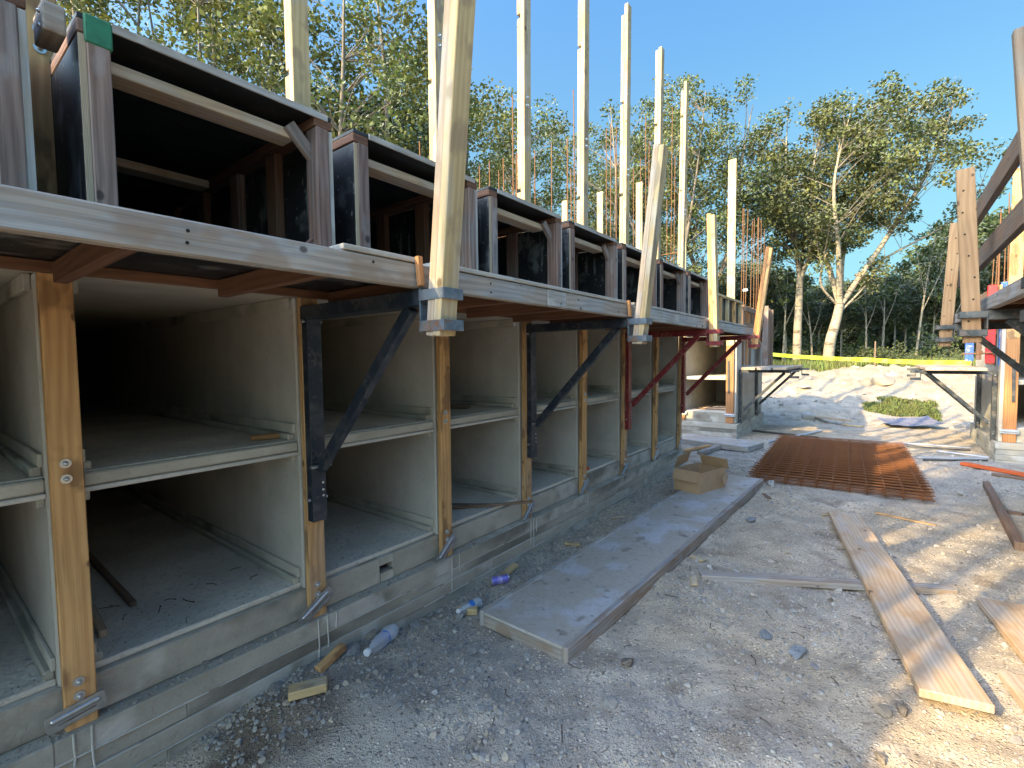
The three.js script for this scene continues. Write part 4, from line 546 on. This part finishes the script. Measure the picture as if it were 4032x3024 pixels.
// ------------------------------------------------------------------ trees, brush and grass
const at = (u, d) => { const t = (u - 1106) / 1038.7 * d; return [2.2613 - 0.6121 * d + 0.7908 * t, 0.3632 - 0.7908 * d - 0.6121 * t]; };   // a spot d metres off along the view axis
const leafMat = (c) => mat({ color: c, vertexColors: true, roughness: 0.9, transmission: 0.38, thickness: 0, side: THREE.DoubleSide });
M.leaf = leafMat([1, 1, 1]);
const barkTex = (seed, a, b, bands) => makeTex(128, 512, (u, v) => { const n = fbm(u * 9, v * 30, seed, 4, 9, 30), m = fbm(u * 3, v * 8, seed + 4, 4, 3, 8), s = bands ? sstep(0.66, 0.74, fbm(u * 3, v * 60, seed + 8, 3, 3, 60)) : 0, d = sstep(0.55, 0.7, m) * 0.5; return [0, 1, 2].map((k) => lerp(lerp(b[k], a[k], n), b[k] * 0.5, clamp(s + d * 0.6))); }, 1, 4);
M.barkPale = mat({ map: barkTex(461, [0.42, 0.355, 0.265], [0.24, 0.195, 0.14], true), roughness: 0.9 });
M.barkGrey = mat({ map: barkTex(465, [0.30, 0.26, 0.21], [0.13, 0.105, 0.08], false), roughness: 0.95 });
function limb(pts, r0, r1, seg = 7, n = 12) { // tapered tube through the points
  const c = new THREE.CatmullRomCurve3(pts), fr = c.computeFrenetFrames(n, false), pos = [], uv = [], idx = []; const L = c.getLength();
  for (let i = 0; i <= n; i++) { const q = c.getPointAt(i / n), r = lerp(r0, r1, i / n); for (let j = 0; j <= seg; j++) { const a = j / seg * 2 * Math.PI; const v = fr.normals[i].clone().multiplyScalar(Math.cos(a) * r).addScaledVector(fr.binormals[i], Math.sin(a) * r).add(q); pos.push(v.x, v.y, v.z); uv.push(j / seg, i / n * L); } }
  for (let i = 0; i < n; i++) for (let j = 0; j < seg; j++) { const a = i * (seg + 1) + j, b = a + seg + 1; idx.push(a, a + 1, b, b, a + 1, b + 1); }
  const g = new THREE.BufferGeometry(); g.setAttribute('position', new THREE.Float32BufferAttribute(pos, 3)); g.setAttribute('uv', new THREE.Float32BufferAttribute(uv, 2)); g.setIndex(idx); g.computeVertexNormals(); return g;
}
// o: seed, H height, base (crown bottom), rad [rx,rz], stems, trunkR, fork (height), lean [x,z], clumps, leaves (per clump), leaf (size), clumpR, hue, open (share of clumps dropped)
function treeGeo(o) {
  const r = rng(o.seed), V = (x, y, z) => new THREE.Vector3(x, y, z), wood = [], twigs = [], stems = [], [rx, rz] = o.rad, [lx, lz] = o.lean ?? [0, 0], cy = (o.H + o.base) / 2, ry = (o.H - o.base) / 2;
  const fork = V(lx * o.fork / o.H, o.fork, lz * o.fork / o.H);
  wood.push(limb([V(0, -0.4, 0), V(lx * 0.15 * o.fork / o.H + 0.05 * (r() - 0.5), o.fork * 0.4, lz * 0.2), V(fork.x * 0.7, o.fork * 0.75, fork.z * 0.7), fork], o.trunkR * 1.25, o.trunkR * 0.86, 10, 14));
  for (let s = 0; s < o.stems; s++) {
    const a = (s + 0.5 * r()) / o.stems * 2 * Math.PI + (o.turn ?? 0), e = o.stems === 1 ? 0.1 : 0.35 + 0.35 * r(), top = V(lx + Math.cos(a) * rx * e, o.H * (0.82 + 0.13 * r()), lz + Math.sin(a) * rz * e);
    const m1 = fork.clone().lerp(top, 0.3).add(V(Math.cos(a) * rx * 0.1 + 0.3 * (r() - 0.5), 0, Math.sin(a) * rz * 0.1)), m2 = fork.clone().lerp(top, 0.65).add(V(Math.cos(a) * rx * 0.12 + 0.5 * (r() - 0.5), 0, Math.sin(a) * rz * 0.12 + 0.5 * (r() - 0.5)));
    const pts = [fork.clone().add(V(0, -0.12, 0)), m1, m2, top]; stems.push(new THREE.CatmullRomCurve3(pts)); wood.push(limb(pts, o.trunkR * (o.stems > 1 ? 0.66 : 0.86), o.trunkR * 0.1, 7, 14));
  }
  for (const ex of o.extra ?? []) { const pts = ex.map((p) => V(...p)); stems.push(new THREE.CatmullRomCurve3(pts)); wood.push(limb(pts, o.trunkR * 0.3, 0.02, 6, 14)); }
  const cl = [];
  for (let i = 0; cl.length < o.clumps && i < o.clumps * 8; i++) {
    const a = r() * 2 * Math.PI, u = 2 * r() - 1, q = Math.pow(r(), 0.42), h = Math.sqrt(1 - u * u), up = cy + u * ry * q, wob = 0.72 + 0.55 * vn(Math.cos(a) * 1.7 + 5, u * 2 + Math.sin(a) * 1.7, o.seed);
    const p = V(lx * clamp((up - o.fork) / (o.H - o.fork)) + Math.cos(a) * h * rx * q * wob, up, lz * clamp((up - o.fork) / (o.H - o.fork)) + Math.sin(a) * h * rz * q * wob);
    if (vn(p.x * 0.55 + 9, p.y * 0.55 + p.z * 0.4, o.seed + 5) < (o.open ?? 0.3)) continue; cl.push(p);
  }
  for (const ex of o.extra ?? []) { const c = new THREE.CatmullRomCurve3(ex.map((p) => V(...p))); for (let i = 0; i < 7; i++) cl.push(c.getPoint(0.5 + 0.5 * i / 6).add(V((r() - 0.5) * 0.7, 0.3 * r(), (r() - 0.5) * 0.7))); }
  const pos = [], nor = [], col = [], idx = [], n = V(0, 0, 0), d = V(0, 0, 0), b = V(0, 0, 0), c = V(0, 0, 0);
  cl.forEach((p, ci) => {
    let best = null, bd = 1e9; for (const s of stems) for (let i = 1; i <= 10; i++) { const q = s.getPoint(i / 11); const dd = q.distanceTo(p) + Math.max(0, q.y - p.y + 0.55 * Math.hypot(q.x - p.x, q.z - p.z) + 0.2) * 3 + hash(ci, i, o.seed) * 0.9; if (dd < bd) { bd = dd; best = q; } }
    const mid = best.clone().lerp(p, 0.5).add(V(0.2 * (r() - 0.5), 0.12 * bd * (r() - 0.2), 0.2 * (r() - 0.5)));
    if (best.distanceTo(p) > 0.25 && hash(ci, 7, o.seed) > 0.3) twigs.push(limb([best, mid, p.clone()], Math.min(o.trunkR * 0.16, 0.007 + 0.007 * best.distanceTo(p)), 0.005, 4, 5));
    const tint = 0.75 + 0.5 * r(), yel = r();
    for (let i = 0; i < o.leaves; i++) {
      const R1 = o.clumpR * (0.7 + 0.6 * vn(i * 0.01, ci * 3.1, o.seed)), q = Math.pow(r(), 0.5), a = r() * 2 * Math.PI, u = 2 * r() - 1, h = Math.sqrt(1 - u * u);
      c.set(p.x + Math.cos(a) * h * R1 * q, p.y + u * R1 * q * 0.72, p.z + Math.sin(a) * h * R1 * q);
      d.set(r() - 0.5, (r() - 0.5) * 0.8 - 0.25, r() - 0.5).normalize(); n.set(r() - 0.5, 0.35 + r() * 0.7, r() - 0.5); b.crossVectors(d, n).normalize(); n.crossVectors(b, d).normalize();
      const L = o.leaf * (0.65 + 0.7 * r()), w = L * 0.36, k = pos.length / 3;
      pos.push(c.x - d.x * L / 2, c.y - d.y * L / 2, c.z - d.z * L / 2, c.x + b.x * w - n.x * w * 0.3, c.y + b.y * w - n.y * w * 0.3, c.z + b.z * w - n.z * w * 0.3, c.x + d.x * L / 2, c.y + d.y * L / 2, c.z + d.z * L / 2, c.x - b.x * w - n.x * w * 0.3, c.y - b.y * w - n.y * w * 0.3, c.z - b.z * w - n.z * w * 0.3);
      const t = tint * (0.75 + 0.5 * r()), H = o.hue ?? [0.085, 0.125, 0.03], y = clamp(yel * 0.7 + 0.5 * (r() - 0.5)); for (let j = 0; j < 4; j++) { nor.push(n.x, n.y, n.z); col.push(H[0] * t * (1 + 0.75 * y), H[1] * t * (1 + 0.18 * y), H[2] * t * (1 - 0.25 * y)); }
      idx.push(k, k + 1, k + 2, k, k + 2, k + 3);
    }
  });
  const g = new THREE.BufferGeometry(); g.setAttribute('position', new THREE.Float32BufferAttribute(pos, 3)); g.setAttribute('normal', new THREE.Float32BufferAttribute(nor, 3)); g.setAttribute('color', new THREE.Float32BufferAttribute(col, 3)); g.setIndex(idx);
  return { wood: merge(wood), twigs: twigs.length ? merge(twigs) : null, crown: g };
}
function plant(geo, bark, x, z, label, group, turn = 0, s = 1, sy = s, name = 'tree') {
  const t = thing(name, label, 'tree', group, [x, gHeight(x, z), z]); t.rotation.y = turn; t.scale.set(s, sy, s);
  part(t, 'trunk', geo.wood, bark); if (geo.twigs) part(t, 'branches', geo.twigs, M.barkGrey); const c = part(t, 'crown', geo.crown, M.leaf); c.userData.kind = 'stuff'; return t;
}
const view = 0.6587;  // turns a tree's own x axis across the view
{ // two big pale-barked trees beyond the bank
  const A = treeGeo({ seed: 1201, H: 14.2, base: 5.4, rad: [3.9, 3.2], stems: 3, trunkR: 0.19, fork: 5.0, lean: [0.2, 0], clumps: 250, leaves: 85, leaf: 0.16, clumpR: 0.62, open: 0.36, turn: 0.5, hue: [0.085, 0.12, 0.032] });
  const B = treeGeo({ seed: 1213, H: 14.4, base: 6.2, rad: [5.2, 3.6], stems: 4, trunkR: 0.235, fork: 3.4, lean: [2.3, 0], clumps: 310, leaves: 80, leaf: 0.16, clumpR: 0.62, open: 0.38, turn: 0.2, hue: [0.09, 0.125, 0.034], extra: [[[1.3, 4.8, 0], [3.4, 6.0, 0], [5.6, 7.2, 0.2], [7.2, 8.4, 0.2], [8.1, 9.0, 0.2]], [[0.6, 3.0, 0], [1.5, 4.1, 0.3], [2.3, 5.2, 0.4]], [[0.5, 3.2, 0], [-0.6, 4.4, 0.2], [-0.5, 5.6, 0.3], [0.0, 7.0, 0.2]]] });
  let [x, z] = at(1722, 26.5); plant(A, M.barkPale, x, z, 'tall pale trunked tree left of the leaning one beyond the bank', 'big trees beyond the bank', view);
  [x, z] = at(1789, 25); plant(B, M.barkPale, x, z, 'tall leaning pale trunked tree with a long bare limb to the right', 'big trees beyond the bank', view);
  // trees behind the crypt block
  const C = [treeGeo({ seed: 1301, H: 13.5, base: 3.0, rad: [3.2, 3.2], stems: 3, trunkR: 0.15, fork: 2.6, clumps: 150, leaves: 75, leaf: 0.115, clumpR: 0.5, open: 0.5, hue: [0.12, 0.165, 0.045] }), treeGeo({ seed: 1311, H: 14.5, base: 2.6, rad: [2.9, 2.9], stems: 4, trunkR: 0.14, fork: 2.0, clumps: 150, leaves: 75, leaf: 0.115, clumpR: 0.48, open: 0.52, hue: [0.13, 0.17, 0.045] }), treeGeo({ seed: 1323, H: 12.5, base: 2.4, rad: [3.5, 3.3], stems: 2, trunkR: 0.18, fork: 3.0, clumps: 190, leaves: 90, leaf: 0.125, clumpR: 0.58, open: 0.42, hue: [0.095, 0.14, 0.036] })];
  const L = [[60, 12.5, 1, 0, 'at the far left edge'], [235, 13.5, 0, 1, 'above the green painted stud end'], [395, 12.5, 1, 2.2, 'above the nearest form'], [560, 14.5, 1, 3.9, 'left of the second strongback'], [720, 14.0, 2, 0.7, 'right of the second strongback'], [850, 15.0, 2, 2.5, 'left of the third strongback'], [930, 17.5, 0, 4.5, 'behind the third strongback'], [1055, 22, 2, 1.1, 'right of the big guard post'], [1150, 27, 0, 5.2, 'behind the fourth strongback'], [1275, 33, 0, 3, 'behind the fifth strongback'], [1335, 27, 2, 2, 'left of the sixth strongback'], [1440, 25, 0, 0.4, 'behind the seventh strongback'], [1530, 26, 2, 4.1, 'behind the last strongback']];
  const top = { 930: 150, 1055: 175, 1150: 265, 1275: 290, 1335: 250, 1440: 190, 1530: 195 };
  L.forEach(([u, d, i, a, w]) => { const [x2, z2] = at(u, d), geo = C[i]; let s = 1; if (top[u]) { const dist = d, H = (769 - top[u]) / 1038.7 * dist + 1.3 - gHeight(x2, z2); s = H / [13.5, 14.5, 12.5][i]; } plant(geo, M.barkGrey, x2, z2, 'leafy tree behind the crypt block, ' + w, 'trees behind the crypt block', a, top[u] ? Math.max(0.75, s) : 1, s); });
  { const g = treeGeo({ seed: 1351, H: 14.8, base: 9.6, rad: [1.9, 1.9], stems: 3, trunkR: 0.13, fork: 8.5, clumps: 75, leaves: 150, leaf: 0.15, clumpR: 0.6, open: 0.2 }); plant(g, M.barkGrey, -4.12, 13.4, 'slim tall tree behind the viewer shading the guard posts', null, 0.3); }
  // the wood beyond
  const F = [treeGeo({ seed: 1401, H: 13, base: 3.5, rad: [3.4, 3.4], stems: 1, trunkR: 0.17, fork: 4, clumps: 75, leaves: 75, leaf: 0.3, clumpR: 1.0, open: 0.25, hue: [0.045, 0.085, 0.02] }), treeGeo({ seed: 1411, H: 11.5, base: 2.2, rad: [3.1, 3.1], stems: 2, trunkR: 0.13, fork: 3.0, clumps: 75, leaves: 75, leaf: 0.3, clumpR: 1.0, open: 0.25, hue: [0.05, 0.09, 0.022] }), treeGeo({ seed: 1421, H: 12, base: 5, rad: [2.4, 2.4], stems: 1, trunkR: 0.11, fork: 5, clumps: 45, leaves: 75, leaf: 0.28, clumpR: 0.95, open: 0.3, hue: [0.05, 0.08, 0.022] })];
  const r = rng(77); let n = 0;
  const tops = (u) => u < 1700 ? 560 : u < 1900 ? 600 : u < 2010 ? 590 : u < 2120 ? 500 : 470;
  for (const [row, d0] of [[0, 31], [1, 37], [2, 44], [3, 52]]) for (let u = 1560 + row * 17; u < 2330; u += 44 + row * 3) {
    const d = d0 + 4 * r(), [x2, z2] = at(u + 26 * (r() - 0.5), d), i = row === 0 ? 2 : Math.floor(r() * 3), H = (769 - tops(u) + 40 * (r() - 0.6)) / 1038.7 * d + 0.4, s = clamp(H / [13, 11.5, 12][i], 0.45, 1.5);
    plant(F[i], row === 0 && n % 2 ? M.barkPale : M.barkGrey, x2, z2, row === 0 ? 'slender woodland tree in the front row of the wood' : 'woodland tree deeper in the dark wood', row === 0 ? 'front row of the wood' : 'trees deeper in the wood', r() * 6.3, Math.max(0.62, s), s, 'woodland_tree'); n++;
  }
  // slim bare trunks showing in the dark of the wood
  for (const [u, d, lean, h, w] of [[1975, 28, 0.14, 7.5, 'leaning pale sapling trunk left of the right guard posts'], [1905, 31, 0.02, 6, 'straight grey sapling trunk right of the leaning big tree'], [1930, 33, 0.0, 6.5, 'second straight sapling trunk in the dark wood'], [1870, 30, -0.03, 5.5, 'thin sapling trunk beside the leaning big tree'], [2010, 32, 0.05, 7, 'pale sapling trunk near the right guard posts'], [2040, 29, 0.09, 5.5, 'slanting sapling trunk behind the right guard posts'], [1755, 30, -0.1, 4.5, 'crooked sapling trunk between the two big trees'], [1690, 29, 0.05, 6, 'sapling trunk left of the big trees']]) {
    const [x2, z2] = at(u, d), t = thing('sapling', w, 'tree', 'saplings at the edge of the wood', [x2, gHeight(x2, z2), z2]); t.rotation.y = view; const V = (a, b, c) => new THREE.Vector3(a, b, c), top = V(lean * h, h, 0);
    part(t, 'trunk', merge([limb([V(0, -0.3, 0), V(lean * h * 0.25, h * 0.35, 0.05), V(lean * h * 0.6, h * 0.7, 0), top], 0.075, 0.02, 7, 14), limb([V(lean * h * 0.3, h * 0.4, 0), V(lean * h * 0.5 + 0.4, h * 0.6, 0.1), V(lean * h + 0.9, h * 0.9, 0.1)], 0.035, 0.01, 5, 8), limb([V(lean * h * 0.45, h * 0.55, 0), V(lean * h * 0.5 - 0.4, h * 0.75, 0), V(lean * h * 0.5 - 0.7, h * 0.95, 0)], 0.03, 0.01, 5, 8)]), n++ % 3 ? M.barkPale : M.barkGrey);
    const c = treeGeo({ seed: 1500 + n, H: h + 1, base: h * 0.6, rad: [1.2, 1.2], stems: 1, trunkR: 0.02, fork: h * 0.6, clumps: 9, leaves: 45, leaf: 0.2, clumpR: 0.55, open: 0.1, lean: [lean * h, 0] }); part(t, 'crown', c.crown, M.leaf).userData.kind = 'stuff';
  }
}
// undergrowth at the wood's edge and grass, none of it countable
function scatter(name, label, geo, m, list, cat) { const o = new THREE.InstancedMesh(geo, m, list.length), D = new THREE.Object3D(), c = new THREE.Color(); list.forEach(([p, s, ry, col], i) => { D.position.set(...p); D.rotation.set(0, ry, 0); D.scale.set(...s); D.updateMatrix(); o.setMatrixAt(i, D.matrix); o.setColorAt(i, c.setRGB(...col)); }); shade(o); o.name = numbered(name); tag(o, label, cat, null, 'stuff'); scene.add(o); return o; }
{ const r = rng(1601), tuft = (n, h, w, sd) => { const q = rng(sd), pos = [], idx = [], nor = []; for (let i = 0; i < n; i++) { const a = q() * 6.3, R0 = q() * 0.12, x = Math.cos(a * 3) * R0, z = Math.sin(a * 3) * R0, l = h * (0.5 + 0.6 * q()), b = 0.5 * l * q(), k = pos.length / 3; pos.push(x - w * Math.sin(a), 0, z + w * Math.cos(a), x + w * Math.sin(a), 0, z - w * Math.cos(a), x + Math.cos(a) * b * 0.4 + w * 0.7 * Math.sin(a), l * 0.6, z + Math.sin(a) * b * 0.4 - w * 0.7 * Math.cos(a), x + Math.cos(a) * b * 0.4 - w * 0.7 * Math.sin(a), l * 0.6, z + Math.sin(a) * b * 0.4 + w * 0.7 * Math.cos(a), x + Math.cos(a) * b, l, z + Math.sin(a) * b); idx.push(k, k + 1, k + 2, k, k + 2, k + 3, k + 3, k + 2, k + 4); for (let j = 0; j < 5; j++) nor.push(Math.cos(a) * 0.6, 0.7, Math.sin(a) * 0.6); } const g = new THREE.BufferGeometry(); g.setAttribute('position', new THREE.Float32BufferAttribute(pos, 3)); g.setAttribute('normal', new THREE.Float32BufferAttribute(nor, 3)); g.setIndex(idx); return g; };
  const gm = mat({ color: [1, 1, 1], roughness: 0.9, transmission: 0.35, thickness: 0, side: THREE.DoubleSide }), a = [], b = [], c = [];
  for (let i = 0; i < 1500; i++) { const x = 1.9 + 1.4 * r(), z = -13.7 - 2.0 * r(); if (fbm(x * 1.6, z * 1.3, 1611, 3) + 0.35 * Math.exp(-(((x - 2.75) / 0.75) ** 2) - (((z + 15) / 1.1) ** 2)) < 0.62) continue; const s = 0.35 + 0.6 * r(); a.push([[x, gHeight(x, z) - 0.01, z], [s * 1.2, s * 0.7, s * 1.2], r() * 6.3, [0.16 + 0.1 * r(), 0.22 + 0.08 * r(), 0.03 + 0.02 * r()]]); }
  for (let i = 0; i < 9000; i++) { const z = -22.5 - 8 * r(), x = -11 + 19 * r(); if (x > 0.4 + 1.2 * r() && z > -25.5) continue; if (fbm(x * 0.8, z * 0.8, 1621, 3) < 0.40) continue; const s = 0.7 + 1.2 * r(); b.push([[x, gHeight(x, z) - 0.02, z], [s, s, s], r() * 6.3, [0.14 + 0.12 * r(), 0.2 + 0.09 * r(), 0.03 + 0.02 * r()]]); }
  scatter('grass', 'patch of bright green weeds growing on the sunlit bank', tuft(26, 0.17, 0.006, 5), gm, a, 'grass'); scatter('grass', 'rough grass under the trees behind the bank', tuft(22, 0.28, 0.009, 6), gm, b, 'grass');
  const bush = treeGeo({ seed: 1631, H: 1.5, base: 0.1, rad: [0.85, 0.85], stems: 3, trunkR: 0.02, fork: 0.2, clumps: 16, leaves: 50, leaf: 0.15, clumpR: 0.42, open: 0.1, hue: [0.06, 0.1, 0.025] }).crown;
  for (let i = 0; i < 620; i++) { const z = -29 - 34 * r(), x = -24 + 50 * r(); if (fbm(x * 0.3, z * 0.3, 1641, 3) < 0.42) continue; const s = 0.3 + (z < -36 ? 1.15 : 0.4) * r(); c.push([[x, gHeight(x, z) - 0.1, z], [s, s * (0.7 + 0.7 * r()), s], r() * 6.3, [1, 1, 1]]); }
  for (let i = 0; i < 330; i++) { const z = -46 - 22 * r(), x = -46 + 80 * r(), s = 1.9 + 1.5 * r(); c.push([[x, gHeight(x, z) - 0.3, z], [s, s, s], r() * 6.3, [1, 1, 1]]); }
  scatter('undergrowth', 'dark leafy undergrowth filling the foot of the wood', bush, M.leaf, c, 'undergrowth');
}
renderer.render(scene, camera);
